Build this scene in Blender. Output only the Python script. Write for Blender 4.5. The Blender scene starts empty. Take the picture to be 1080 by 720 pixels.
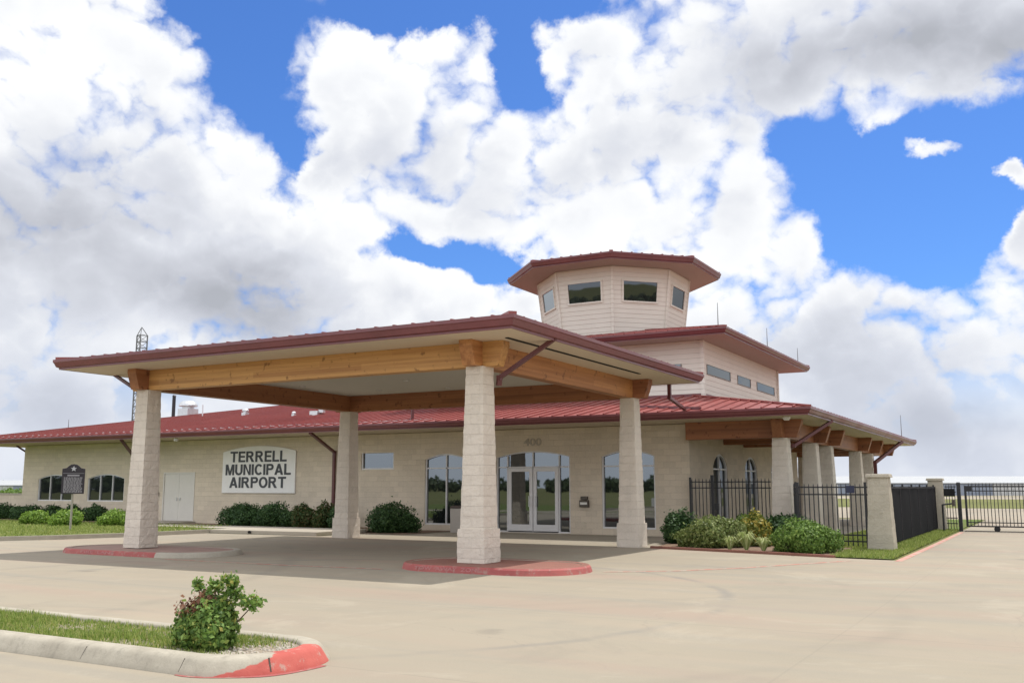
import bpy, bmesh, math, random
import numpy as np
from mathutils import Vector, Matrix
R = math.radians
sc = bpy.context.scene
col = sc.collection
random.seed(7); rng = np.random.default_rng(7)

# ------------------------------------------------------------------ materials
def nodes(m):
    m.use_nodes = True
    nt = m.node_tree; nt.nodes.clear()
    return nt
class NB:
    """tiny node builder"""
    def __init__(s, nt): s.nt = nt
    def n(s, t, **kw):
        nd = s.nt.nodes.new(t)
        for k, v in kw.items(): setattr(nd, k, v)
        return nd
    def link(s, a, b): s.nt.links.new(a, b)
    def put(s, sock, v):
        if v is None: return
        if hasattr(v, 'is_output'): s.link(v, sock)
        else: sock.default_value = v
    def math(s, op, a, b=None, c=None, clamp=False):
        nd = s.n('ShaderNodeMath', operation=op, use_clamp=clamp)
        s.put(nd.inputs[0], a)
        if b is not None: s.put(nd.inputs[1], b)
        if c is not None: s.put(nd.inputs[2], c)
        return nd.outputs[0]
    def vmath(s, op, a, b=None):
        nd = s.n('ShaderNodeVectorMath', operation=op)
        s.put(nd.inputs[0], a)
        if b is not None:
            s.put(nd.inputs['Scale'] if op == 'SCALE' else nd.inputs[1], b)
        return nd.outputs['Value' if op in ('DOT_PRODUCT', 'LENGTH', 'DISTANCE') else 'Vector']
    def noise(s, vec, scale, detail=4, rough=.55, dist=0.0, out=0):
        nd = s.n('ShaderNodeTexNoise'); s.put(nd.inputs['Vector'], vec)
        nd.inputs['Scale'].default_value = scale; nd.inputs['Detail'].default_value = detail
        nd.inputs['Roughness'].default_value = rough; nd.inputs['Distortion'].default_value = dist
        return nd.outputs[out]
    def ramp(s, fac, stops, interp='LINEAR'):
        nd = s.n('ShaderNodeValToRGB'); s.put(nd.inputs[0], fac)
        cr = nd.color_ramp; cr.interpolation = interp
        while len(cr.elements) < len(stops): cr.elements.new(.5)
        for e, (p, c) in zip(cr.elements, stops):
            e.position = p; e.color = c if len(c) == 4 else (*c, 1)
        return nd.outputs[0]
    def mix(s, fac, a, b, mode='MIX'):
        nd = s.n('ShaderNodeMix', data_type='RGBA', blend_type=mode)
        s.put(nd.inputs[0], fac); s.put(nd.inputs[6], c4(a)); s.put(nd.inputs[7], c4(b))
        return nd.outputs[2]
    def maprange(s, v, a, b, c=0., d=1., smooth=True):
        nd = s.n('ShaderNodeMapRange', interpolation_type='SMOOTHSTEP' if smooth else 'LINEAR')
        s.put(nd.inputs[0], v)
        for i, x in zip((1, 2, 3, 4), (a, b, c, d)): s.put(nd.inputs[i], x)
        return nd.outputs[0]
    def comb(s, x, y, z):
        nd = s.n('ShaderNodeCombineXYZ')
        for i, v in enumerate((x, y, z)): s.put(nd.inputs[i], v)
        return nd.outputs[0]
    def pos(s): return s.n('ShaderNodeNewGeometry').outputs['Position']
    def sep(s, v):
        nd = s.n('ShaderNodeSeparateXYZ'); s.put(nd.inputs[0], v); return nd.outputs
    def bump(s, h, strength=.3, dist=.02):
        nd = s.n('ShaderNodeBump'); s.put(nd.inputs['Height'], h)
        nd.inputs['Strength'].default_value = strength; nd.inputs['Distance'].default_value = dist
        return nd.outputs[0]
    def out(s, color, rough=.7, metal=0., normal=None, spec=None, coat=None):
        p = s.n('ShaderNodeBsdfPrincipled'); o = s.n('ShaderNodeOutputMaterial')
        s.put(p.inputs['Base Color'], c4(color)); s.put(p.inputs['Roughness'], rough)
        p.inputs['Metallic'].default_value = metal
        if spec is not None: p.inputs['Specular IOR Level'].default_value = spec
        if normal is not None: s.link(normal, p.inputs['Normal'])
        s.link(p.outputs[0], o.inputs[0]); return p
def c4(c):
    if isinstance(c, (tuple, list)) and len(c) == 3: return (*c, 1.)
    return c
def scale3(c, k): return tuple(min(1., x*k) for x in c)

M = {}
def simple(name, c, rough=.6, var=.12, scale=3., metal=0., bump=0., spec=None, detail=5):
    m = bpy.data.materials.new(name); b = NB(nodes(m)); p = b.pos()
    f = b.noise(p, scale, detail)
    f2 = b.noise(p, scale*9, 3)
    ff = b.math('ADD', b.math('MULTIPLY', f, .65), b.math('MULTIPLY', f2, .35))
    colr = b.ramp(ff, [(.3, scale3(c, 1-var)), (.7, scale3(c, 1+var))])
    nrm = b.bump(b.noise(p, scale*22, 4), bump, .01) if bump else None
    rr = b.maprange(f, .3, .7, max(.02, rough-.08), min(1, rough+.08), False)
    b.out(colr, rr, metal, nrm, spec)
    M[name] = m; return m

def masonry(name, base, mortar, bw, bh, var=.13, stain=.18, bumpk=.35, rough_scale=30, msize=.008, mk=.6):
    m = bpy.data.materials.new(name); b = NB(nodes(m)); p = b.pos(); s = b.sep(p)
    v = b.comb(b.math('ADD', s[0], s[1]), s[2], 0.)
    br = b.n('ShaderNodeTexBrick'); b.link(v, br.inputs['Vector'])
    br.inputs['Color1'].default_value = (*scale3(base, 1-var), 1); br.inputs['Color2'].default_value = (*scale3(base, 1+var), 1)
    br.inputs['Mortar'].default_value = (*mortar, 1); br.inputs['Scale'].default_value = 1.
    br.inputs['Mortar Size'].default_value = msize; br.inputs['Mortar Smooth'].default_value = .3
    br.inputs['Brick Width'].default_value = bw; br.inputs['Row Height'].default_value = bh; br.inputs['Bias'].default_value = 0.
    n1 = b.noise(p, .7, 5); n2 = b.noise(p, rough_scale, 5, .7)
    c = b.mix(b.maprange(n1, .35, .7, 0, stain), br.outputs['Color'], scale3(base, .72))
    c = b.mix(b.maprange(n2, .3, .75, 0, .5), c, scale3(base, 1.16))
    # faint rain streaks
    st = b.noise(b.vmath('MULTIPLY', p, (2.2, 2.2, .18)), 2., 4)
    c = b.mix(b.maprange(st, .55, .78, 0, .22), c, scale3(base, .7))
    h = b.math('ADD', b.math('MULTIPLY', br.outputs['Fac'], -mk), b.math('MULTIPLY', n2, 1.))
    b.out(c, .9, 0, b.bump(h, bumpk, .02), .2)
    M[name] = m; return m

masonry('wall_block', (.62, .53, .415), (.54, .465, .37),   .41, .205, .085, .30, .6, 22, .0055)
masonry('column_block', (.66, .585, .50), (.62, .55, .47), .41, .205, .06, .22, 1., 22, .005, .3)
masonry('pillar_stone', (.42, .375, .30), (.41, .365, .29), .41, .205, .08, .25, 1., 22, .003, .15)

simple('fascia_red', (.152, .044, .048), .36, .22, .9, spec=.5, bump=.04)
simple('downspout_red', (.115, .032, .033), .4, .12, 3)
simple('gutter_trim', (.19, .04, .045), .3, .08, 2)
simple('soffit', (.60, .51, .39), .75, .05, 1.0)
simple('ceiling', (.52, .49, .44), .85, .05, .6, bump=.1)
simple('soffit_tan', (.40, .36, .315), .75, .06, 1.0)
simple('white_frame', (.66, .64, .63), .4, .05, 3)
simple('bronze_frame', (.16, .14, .12), .45, .1, 3)
simple('door_white', (.62, .58, .52), .5, .05, 2)
simple('steel', (.55, .55, .54), .32, .1, 3, metal=.9)
simple('galvanised', (.62, .63, .64), .38, .18, 6, metal=.75)
simple('mast_steel', (.16, .16, .17), .6, .15, 3)
simple('post_grey', (.33, .30, .25), .6, .15, 5)
simple('pale_metal', (.66, .68, .70), .5, .12, 3)
simple('black_metal', (.012, .012, .014), .42, .2, 6)
simple('black_slot', (.006, .006, .006), .9, .1, 3)
simple('dark_bronze', (.03, .024, .03), .5, .15, 8, metal=.3)
simple('letter_dark', (.05, .052, .058), .55, .12, 5)
simple('sign_white', (.78, .755, .72), .6, .06, 2)
simple('silver_star', (.45, .44, .46), .5, .2, 20)
simple('silver_text', (.30, .28, .30), .5, .2, 20)
simple('number_grey', (.40, .345, .275), .6, .05, 5)
simple('kerb_concrete', (.36, .325, .265), .9, .14, 2.2, bump=.35)
simple('gutter_concrete', (.45, .40, .33), .9, .12, 1.2, bump=.25)
simple('walk_concrete', (.38, .335, .27), .9, .10, .9, bump=.2)
simple('mulch', (.20, .13, .085), .95, .35, 9, bump=.8)
simple('gravel_soil', (.33, .27, .20), .95, .35, 14, bump=.9)
simple('brick_top', (.235, .10, .073), .9, .22, 5, bump=.5)
simple('worn_top', (.30, .19, .155), .9, .25, 3, bump=.4)
simple('orange_top', (.48, .15, .085), .88, .18, 3, bump=.3)
simple('navy_sign', (.012, .016, .05), .4, .1, 5)
simple('bark', (.10, .07, .045), .9, .3, 14, bump=.6)
simple('hangar_roof', (.37, .38, .39), .7, .06, .05)
simple('hangar_wall', (.22, .25, .31), .6, .14, .12)
simple('hangar_cream', (.45, .45, .44), .6, .1, .1)
simple('screen_black', (.010, .010, .012), .95, .3, 3, spec=.1)
simple('kerb_gap', (.07, .062, .05), .95, .2, 5)
simple('rubber', (.015, .015, .015), .8, .2, 8)
simple('car_red', (.16, .02, .022), .3, .1, 2)
simple('car_white', (.75, .75, .74), .25, .04, 2)
simple('car_glass', (.02, .022, .025), .08, .1, 2)
simple('lamp_amber', (.5, .12, .02), .3, .1, 2)
simple('lamp_white', (.8, .8, .8), .2, .05, 3)
simple('table_brown', (.055, .035, .025), .7, .2, 6)
simple('faded_white', (.40, .17, .165), .85, .3, 20)
simple('bronze_box', (.09, .075, .06), .45, .15, 8, metal=.4)
simple('label_white', (.7, .68, .62), .5, .1, 12)

def red_paint():
    m = bpy.data.materials.new('kerb_red_paint'); b = NB(nodes(m)); p = b.pos()
    n = b.noise(p, 7., 6, .65); n2 = b.noise(p, 1.3, 3)
    c = b.ramp(n2, [(.3, (.30, .066, .062)), (.7, (.40, .11, .095))])
    c = b.mix(b.maprange(n, .52, .66, 0, .8), c, (.34, .22, .18)); c = b.mix(b.maprange(b.noise(p, 2.6, 5, .7), .60, .68, 0, .75), c, (.33, .28, .23)); c = b.mix(b.maprange(b.noise(b.vmath('MULTIPLY', p, (3, 3, 14)), 2.2, 5, .7), .52, .68, 0, .5), c, (.20, .085, .075))
    b.out(c, .75, 0, b.bump(n, .25, .01)); M['kerb_red_paint'] = m
red_paint()
def kerb_nose():
    m = bpy.data.materials.new('kerb_nose'); b = NB(nodes(m)); p = b.pos(); q = b.sep(p)
    n = b.noise(p, 3., 5, .6); nf = b.noise(p, 30, 4, .7)
    conc = b.ramp(n, [(.3, (.33, .295, .235)), (.7, (.43, .39, .315))])
    conc = b.mix(b.maprange(b.noise(b.vmath('MULTIPLY', p, (3, 3, .7)), 2.5, 5, .7), .50, .72, 0, .55), conc, (.21, .19, .155))
    conc = b.mix(b.maprange(nf, .5, .75, 0, .4), conc, (.25, .225, .18))
    red = b.ramp(n, [(.3, (.40, .085, .07)), (.7, (.52, .14, .11))])
    red = b.mix(b.maprange(b.noise(p, 9, 6, .7), .57, .66, 0, .7), red, (.40, .30, .25))
    ph = b.math('MULTIPLY', b.math('ARCTAN2', b.math('SUBTRACT', q[1], 6.89), b.math('ADD', q[0], 6.74)), 57.3)
    lim = b.math('ADD', b.math('MULTIPLY', q[2], 290.), -66.)
    f = b.math('SUBTRACT', b.math('ADD', ph, b.math('MULTIPLY', b.math('SUBTRACT', b.noise(p, 12, 4), .5), 14.)), lim)
    mask = b.math('MULTIPLY', b.maprange(f, 0, 2.5), b.maprange(ph, 34, 30))
    mask = b.math('MULTIPLY', mask, b.maprange(q[0], -6.75, -6.7))
    b.out(b.mix(mask, conc, red), .85, 0, b.bump(nf, .4, .01), .25); M['kerb_nose'] = m
kerb_nose()
def stripe_paint():
    m = bpy.data.materials.new('stripe_red_paint'); b = NB(nodes(m)); p = b.pos()
    n = b.noise(p, 5., 6, .7)
    c = b.mix(b.maprange(n, .42, .62), (.46, .17, .13), (.42, .36, .29))
    b.out(c, .85); M['stripe_red_paint'] = m
stripe_paint()

def roof_mat():
    m = bpy.data.materials.new('roof_red'); b = NB(nodes(m)); p = b.pos()
    n = b.noise(p, .5, 4); n2 = b.noise(p, 6, 4)
    c = b.ramp(n, [(.3, (.215, .040, .036)), (.7, (.28, .062, .052))])
    c = b.mix(b.maprange(n2, .45, .75, 0, .35), c, (.31, .095, .08)); c = b.mix(b.maprange(b.noise(b.vmath('MULTIPLY', p, (1.5, 1.5, .3)), 1.2, 5, .7), .5, .72, 0, .45), c, (.20, .040, .04))
    b.out(c, b.maprange(n2, .3, .7, .34, .5, False), 0., b.bump(n, .15, .05), .6); M['roof_red'] = m
roof_mat()

def wood(name, axis, c1, c2):
    m = bpy.data.materials.new(name); b = NB(nodes(m)); p = b.pos()
    st = {'x': (.10, 6, 6), 'y': (6, .10, 6)}[axis]
    v = b.vmath('MULTIPLY', p, st)
    n = b.noise(v, 1.6, 6, .6, .3); n2 = b.noise(b.vmath('MULTIPLY', p, tuple(x*3.5 for x in st)), 2.5, 4)
    s = b.sep(p)
    # glued laminations: each 38 mm layer in lengths of its own tone
    lam = b.math('FLOOR', b.math('MULTIPLY', s[2], 7.2))
    along = s[0] if axis == 'x' else s[1]
    seg = b.math('FLOOR', b.math('ADD', b.math('MULTIPLY', along, .31), b.math('MULTIPLY', lam, .37)))
    wn = b.n('ShaderNodeTexWhiteNoise', noise_dimensions='2D'); b.link(b.comb(lam, seg, 0.), wn.inputs['Vector'])
    f = b.math('ADD', b.math('ADD', b.math('MULTIPLY', n, .75), b.math('MULTIPLY', n2, .30)), b.math('MULTIPLY', wn.outputs[0], .22))
    c = b.ramp(f, [(.32, c2), (.78, c1)])
    sp = b.noise(b.vmath('MULTIPLY', p, (1, 1, 1.)), 5.5, 3)
    c = b.mix(b.maprange(sp, .60, .70, 0, .7), c, scale3(c2, .5))
    dk = b.noise(b.vmath('MULTIPLY', p, tuple(x*.5 for x in st)), 1.1, 5, .65); c = b.mix(b.maprange(dk, .50, .66, 0, .65), c, scale3(c2, .72))
    gr = b.noise(b.vmath('MULTIPLY', p, tuple(x*5 for x in st)), 3., 4, .7); c = b.mix(b.maprange(gr, .5, .75, 0, .35), c, scale3(c2, .6))
    joint = b.maprange(b.math('ABSOLUTE', b.math('SUBTRACT', b.math('FRACT', b.math('MULTIPLY', s[2], 7.2)), .5)), .47, .5, 0, .35)
    c = b.mix(joint, c, scale3(c2, .6))
    b.out(c, .5, 0, b.bump(n2, .15, .01), .35); M[name] = m
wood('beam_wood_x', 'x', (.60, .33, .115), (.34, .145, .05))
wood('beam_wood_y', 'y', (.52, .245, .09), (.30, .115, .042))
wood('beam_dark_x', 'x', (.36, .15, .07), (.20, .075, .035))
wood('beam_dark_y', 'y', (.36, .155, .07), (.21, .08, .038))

def siding(name, base):
    m = bpy.data.materials.new(name); b = NB(nodes(m)); p = b.pos(); s = b.sep(p)
    f = b.math('FRACT', b.math('MULTIPLY', s[2], 1/.19))
    gr = b.maprange(f, 0., .10, 0, 1)
    n = b.noise(p, 1.2, 4); n2 = b.noise(b.vmath('MULTIPLY', p, (.6, .6, 8)), 3, 4)
    c = b.ramp(b.math('ADD', b.math('MULTIPLY', n, .5), b.math('MULTIPLY', n2, .5)), [(.3, scale3(base, .94)), (.7, scale3(base, 1.05))])
    c = b.mix(b.math('SUBTRACT', 1., gr), c, scale3(base, .78))
    h = b.math('SUBTRACT', gr, b.math('MULTIPLY', f, .8))
    b.out(c, .65, 0, b.bump(h, .6, .025)); M[name] = m
siding('siding', (.72, .665, .59))

def glass_mat(name, refl, tint=(.018, .02, .022)):
    m = bpy.data.materials.new(name); b = NB(nodes(m)); p = b.pos()
    g = b.n('ShaderNodeBsdfGlossy'); g.inputs['Roughness'].default_value = .015
    g.inputs['Color'].default_value = (.35, .375, .385, 1)
    wob = b.bump(b.noise(p, .9, 2), .05, .02); b.link(wob, g.inputs['Normal'])
    d = b.n('ShaderNodeBsdfDiffuse'); d.inputs['Color'].default_value = (*tint, 1)
    fr = b.n('ShaderNodeFresnel'); fr.inputs['IOR'].default_value = 1.5
    fac = b.math('ADD', fr.outputs[0], refl, clamp=True)
    mx = b.n('ShaderNodeMixShader'); b.link(fac, mx.inputs[0]); b.link(d.outputs[0], mx.inputs[1]); b.link(g.outputs[0], mx.inputs[2])
    o = b.n('ShaderNodeOutputMaterial'); b.link(mx.outputs[0], o.inputs[0]); M[name] = m
glass_mat('glass', .40); glass_mat('glass_dark', .20)

def concrete_ground():
    m = bpy.data.materials.new('pavement_concrete'); b = NB(nodes(m)); p = b.pos(); s = b.sep(p)
    big = b.noise(p, .11, 4); mid = b.noise(p, .8, 6, .65); fine = b.noise(p, 60, 4, .7)
    # broom / wear streaks along the lanes
    strk = b.noise(b.vmath('MULTIPLY', p, (.16, 1.5, 1)), 1.0, 6, .65, .4)
    strk2 = b.noise(b.vmath('MULTIPLY', p, (.05, .9, 1)), 1.3, 5, .6, .8)
    c = b.ramp(big, [(.32, (.268, .233, .176)), (.68, (.332, .286, .214))])
    c = b.mix(b.maprange(strk, .38, .68, 0, .6), c, (.33, .27, .20))
    c = b.mix(b.maprange(strk2, .48, .70, 0, .5), c, (.245, .228, .19))
    c = b.mix(b.maprange(b.noise(b.vmath('MULTIPLY', p, (.12, .8, 1)), .7, 5), .48, .68, 0, .60), c, (.315, .23, .18))
    c = b.mix(b.maprange(mid, .52, .78, 0, .35), c, (.215, .20, .17))
    c = b.mix(b.maprange(fine, .40, .75, 0, .28), c, (.38, .345, .285))
    sp = b.noise(p, 16, 2); c = b.mix(b.maprange(sp, .73, .77, 0, .3), c, (.22, .20, .17))
    oil = b.n('ShaderNodeTexVoronoi'); oil.inputs['Scale'].default_value = .55; b.link(b.vmath('ADD', p, b.vmath('SCALE', b.noise(p, 3., 3, .6, 0, 1), .5)), oil.inputs['Vector'])
    c = b.mix(b.math('MULTIPLY', b.maprange(oil.outputs['Distance'], .03, .16, .45, 0), b.maprange(b.noise(p, .25, 2), .5, .62)), c, (.10, .09, .08))
    # tyre arcs: worn rings round the turning circle
    def ring(cx, cy, r, w, k, col):
        nonlocal c
        d = b.vmath('DISTANCE', b.comb(s[0], s[1], 0.), (cx, cy, 0.))
        d = b.math('ABSOLUTE', b.math('SUBTRACT', b.math('ADD', d, b.math('MULTIPLY', b.math('SUBTRACT', mid, .5), .35)), r))
        f = b.math('MULTIPLY', b.maprange(d, 0, w, k, 0), b.maprange(b.noise(p, .45, 3), .38, .62))
        c = b.mix(f, c, col)
    ring(-10.4, 12.2, 6.4, .16, .75, (.20, .185, .165))
    ring(-10.0, 12.2, 8.3, .25, .2, (.15, .135, .115))
    ring(4.0, 4.0, 12.5, .3, .16, (.16, .145, .125))
    ring(6.0, 2.0, 16.0, .28, .15, (.16, .145, .125))
    ring(-34.0, 2.0, 24.0, .3, .25, (.16, .145, .125))
    # saw-cut joints every 4.6 m / 4.2 m
    jx = b.math('ABSOLUTE', b.math('SUBTRACT', b.math('FRACT', b.math('MULTIPLY', b.math('ADD', s[0], 2.2), 1/4.6)), .5))
    jy = b.math('ABSOLUTE', b.math('SUBTRACT', b.math('FRACT', b.math('MULTIPLY', b.math('ADD', s[1], 1.3), 1/4.2)), .5))
    j = b.math('MAXIMUM', b.maprange(jx, .4962, .4985, 0, .45), b.maprange(jy, .4958, .4984))
    c = b.mix(b.math('MULTIPLY', j, .32), c, (.16, .145, .12))
    # every slab was poured with its own tone
    cell = b.comb(b.math('FLOOR', b.math('ADD', b.math('MULTIPLY', b.math('ADD', s[0], 2.2), 1/4.6), .5)), b.math('FLOOR', b.math('ADD', b.math('MULTIPLY', b.math('ADD', s[1], 1.3), 1/4.2), .5)), 0.)
    wn = b.n('ShaderNodeTexWhiteNoise', noise_dimensions='2D'); b.link(cell, wn.inputs['Vector'])
    c = b.mix(b.maprange(wn.outputs[0], 0, 1, 0, .28, False), c, (.25, .222, .178))
    blot = b.noise(p, .38, 7, .72, .6); c = b.mix(b.maprange(blot, .53, .68, 0, .35), c, (.225, .20, .16)); c = b.mix(b.maprange(blot, .46, .36, 0, .35), c, (.38, .335, .26))
    # hairline cracks
    vo = b.n('ShaderNodeTexVoronoi', feature='DISTANCE_TO_EDGE'); vo.inputs['Scale'].default_value = .17
    b.link(b.vmath('ADD', p, b.vmath('SCALE', b.noise(p, .9, 5, .6, 0, 1), .9)), vo.inputs['Vector'])
    ck = b.math('MULTIPLY', b.maprange(vo.outputs[0], 0., .0035, .45, 0), b.maprange(big, .45, .6))
    c = b.mix(ck, c, (.18, .16, .14))
    h = b.math('ADD', b.math('MULTIPLY', fine, .5), b.math('MULTIPLY', mid, .5))
    b.out(c, .88, 0, b.bump(h, .25, .012), .25); M['pavement_concrete'] = m
concrete_ground()

def grass_ground(name, stops, scale=.25, tint=(.16, .15, .06)):
    m = bpy.data.materials.new(name); b = NB(nodes(m)); p = b.pos()
    n = b.noise(p, scale, 5, .6); n2 = b.noise(p, scale*40, 4, .7)
    c = b.ramp(b.math('ADD', b.math('MULTIPLY', n, .6), b.math('MULTIPLY', n2, .4)), stops)
    c = b.mix(b.maprange(b.noise(p, scale*.3, 3), .5, .75, 0, .6), c, tint)
    b.out(c, .95, 0, b.bump(n2, .8, .05), .1); M[name] = m
grass_ground('field_grass', [(.3, (.11, .125, .040)), (.7, (.19, .185, .075))], .05)
grass_ground('lawn_soil', [(.3, (.10, .14, .035)), (.7, (.15, .19, .055))], .5)

def leaf_mat(name, stops, rough=.55, trans=.25, accent=None, accent_amt=.0):
    m = bpy.data.materials.new(name); b = NB(nodes(m)); g = b.n('ShaderNodeNewGeometry')
    rp = g.outputs['Random Per Island']
    c = b.ramp(rp, stops)
    if accent:
        n = b.noise(b.n('ShaderNodeTexCoord').outputs['Object'], 2.6, 2)
        c = b.mix(b.maprange(n, 1-accent_amt, 1-accent_amt+.06, 0, .85), c, accent)
    p = b.n('ShaderNodeBsdfPrincipled'); b.put(p.inputs['Base Color'], c); p.inputs['Roughness'].default_value = rough
    p.inputs['Specular IOR Level'].default_value = .35
    t = b.n('ShaderNodeBsdfTranslucent'); b.link(c, t.inputs['Color'])
    mx = b.n('ShaderNodeMixShader'); mx.inputs[0].default_value = trans
    b.link(p.outputs[0], mx.inputs[1]); b.link(t.outputs[0], mx.inputs[2])
    o = b.n('ShaderNodeOutputMaterial'); b.link(mx.outputs[0], o.inputs[0]); M[name] = m
leaf_mat('leaf_dark', [(0, (.022, .055, .016)), (.6, (.045, .10, .028)), (1, (.085, .155, .045))])
leaf_mat('leaf_mid', [(0, (.07, .13, .022)), (.6, (.14, .24, .04)), (1, (.24, .34, .08))])
leaf_mat('leaf_olive', [(0, (.09, .13, .03)), (.5, (.18, .23, .06)), (1, (.31, .34, .13))])
leaf_mat('leaf_bright', [(0, (.10, .18, .025)), (.6, (.20, .33, .04)), (1, (.32, .44, .08))])
leaf_mat('leaf_gold', [(0, (.08, .13, .02)), (.55, (.22, .23, .04)), (1, (.50, .36, .06))])
leaf_mat('leaf_rust', [(0, (.03, .07, .016)), (.6, (.07, .11, .03)), (1, (.17, .11, .045))])
leaf_mat('leaf_tuft', [(0, (.22, .30, .08)), (.5, (.42, .48, .17)), (1, (.60, .62, .34))])
leaf_mat('leaf_island', [(0, (.06, .12, .025)), (.5, (.15, .26, .05)), (.9, (.26, .37, .085)), (1, (.46, .43, .11))])
leaf_mat('leaf_dead', [(0, (.11, .045, .025)), (.5, (.22, .10, .055)), (1, (.36, .20, .12))])
leaf_mat('grass_blade', [(0, (.10, .16, .025)), (.45, (.21, .30, .055)), (.8, (.31, .37, .09)), (1, (.52, .45, .20))], .6, .4)
leaf_mat('lawn_blade', [(0, (.15, .20, .04)), (.5, (.26, .32, .075)), (.9, (.36, .40, .12)), (1, (.48, .44, .20))], .6, .4)
leaf_mat('tree_leaf', [(0, (.05, .08, .035)), (.6, (.09, .125, .055)), (1, (.13, .17, .08))])

# ------------------------------------------------------------------ mesh helpers
def origin(o):
    v = Vector((0, 0, 0))
    while o is not None:
        v = v + o.location; o = o.parent
    return v
class MB:
    def __init__(s): s.v = []; s.f = []; s.mi = []; s.m = 0
    def add(s, vs, fs):
        k = len(s.v); s.v += [tuple(map(float, v)) for v in vs]
        s.f += [tuple(i+k for i in f) for f in fs]; s.mi += [s.m]*len(fs); return s
    def mat(s, i): s.m = i; return s
    def box(s, x0, x1, y0, y1, z0, z1):
        return s.add([(x0,y0,z0),(x1,y0,z0),(x1,y1,z0),(x0,y1,z0),(x0,y0,z1),(x1,y0,z1),(x1,y1,z1),(x0,y1,z1)],
                     [(0,3,2,1),(4,5,6,7),(0,1,5,4),(1,2,6,5),(2,3,7,6),(3,0,4,7)])
    def cbox(s, x, y, z0, z1, w, d=None):
        d = d or w; return s.box(x-w/2, x+w/2, y-d/2, y+d/2, z0, z1)
    def taper(s, x, y, z0, z1, w0, w1, d0=None, d1=None):
        d0 = d0 or w0; d1 = d1 or w1; a, b_, c, d = w0/2, d0/2, w1/2, d1/2
        return s.add([(x-a,y-b_,z0),(x+a,y-b_,z0),(x+a,y+b_,z0),(x-a,y+b_,z0),(x-c,y-d,z1),(x+c,y-d,z1),(x+c,y+d,z1),(x-c,y+d,z1)],
                     [(0,3,2,1),(4,5,6,7),(0,1,5,4),(1,2,6,5),(2,3,7,6),(3,0,4,7)])
    def tube(s, p, q, r, n=8, r2=None, cap=True):
        p = Vector(p); q = Vector(q); r2 = r if r2 is None else r2
        d = (q-p); 
        if d.length < 1e-6: return s
        d.normalize(); a = d.orthogonal().normalized(); b_ = d.cross(a)
        vs = []
        for k in range(n):
            t = 2*math.pi*k/n; o = a*math.cos(t)+b_*math.sin(t)
            vs.append(p+o*r); vs.append(q+o*r2)
        fs = [(2*k, 2*((k+1)%n), 2*((k+1)%n)+1, 2*k+1) for k in range(n)]
        if cap: fs += [tuple(2*k for k in range(n))[::-1], tuple(2*k+1 for k in range(n))]
        return s.add(vs, fs)
    def bar(s, p, q, w, h, up=(0, 0, 1)):
        p = Vector(p); q = Vector(q); d = (q-p).normalized(); u = Vector(up)
        sd = d.cross(u)
        if sd.length < 1e-4: sd = d.cross(Vector((0, 1, 0)))
        sd.normalize(); u = sd.cross(d).normalized()
        vs = []
        for e in (p, q):
            for a, c in ((-1,-1),(1,-1),(1,1),(-1,1)): vs.append(e+sd*a*w/2+u*c*h/2)
        return s.add(vs, [(0,1,2,3),(7,6,5,4),(0,4,5,1),(1,5,6,2),(2,6,7,3),(3,7,4,0)])
    def path(s, pts, w, h, up=(0,0,1)):
        for a, b_ in zip(pts, pts[1:]): s.bar(a, b_, w, h, up)
        return s
    def prism(s, poly, vec):
        """closed polygon (3D points) swept by vec"""
        n = len(poly); vec = Vector(vec); a = [Vector(p) for p in poly]; b_ = [p+vec for p in a]
        nrm = Vector((0,0,0))
        for i in range(n): nrm += a[i].cross(a[(i+1)%n])
        fl = nrm.dot(vec) > 0
        f0 = tuple(range(n)); f1 = tuple(range(n, 2*n))
        sides = [(i, (i+1)%n, n+(i+1)%n, n+i) for i in range(n)]
        if fl: fs = [f0[::-1], f1]+sides
        else: fs = [f0, f1[::-1]]+[x[::-1] for x in sides]
        return s.add(a+b_, fs)
    def poly(s, pts): return s.add(pts, [tuple(range(len(pts)))])
    def lathe(s, x, y, prof, n=16):
        vs = []; fs = []
        for r, z in prof:
            for k in range(n): t = 2*math.pi*k/n; vs.append((x+r*math.cos(t), y+r*math.sin(t), z))
        for i in range(len(prof)-1):
            for k in range(n): fs.append((i*n+k, i*n+(k+1)%n, (i+1)*n+(k+1)%n, (i+1)*n+k))
        fs.append(tuple(range(n))[::-1]); fs.append(tuple((len(prof)-1)*n+k for k in range(n)))
        return s.add(vs, fs)
    def ring(s, corners, prof, closed=True):
        """sweep a closed profile [(outward offset, z)] round a CCW polygon with mitred corners"""
        n = len(corners); P = [Vector((c[0], c[1])) for c in corners]; off = []
        for i in range(n):
            if closed or 0 < i < n-1:
                a = (P[i]-P[i-1]).normalized(); b_ = (P[(i+1)%n]-P[i]).normalized()
            elif i == 0: a = b_ = (P[1]-P[0]).normalized()
            else: a = b_ = (P[i]-P[i-1]).normalized()
            na = Vector((a.y, -a.x)); nb = Vector((b_.y, -b_.x)); m_ = (na+nb).normalized()
            off.append(m_/max(.3, m_.dot(na)))
        k = len(prof); vs = []; fs = []
        for i in range(n):
            for o, z in prof: q = P[i]+off[i]*o; vs.append((q.x, q.y, z))
        for i in range(n if closed else n-1):
            j = (i+1) % n
            for q in range(k): r = (q+1) % k; fs.append((i*k+q, j*k+q, j*k+r, i*k+r))
        if not closed: fs.append(tuple(range(k))); fs.append(tuple((n-1)*k+q for q in range(k))[::-1])
        return s.add(vs, fs)
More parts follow.
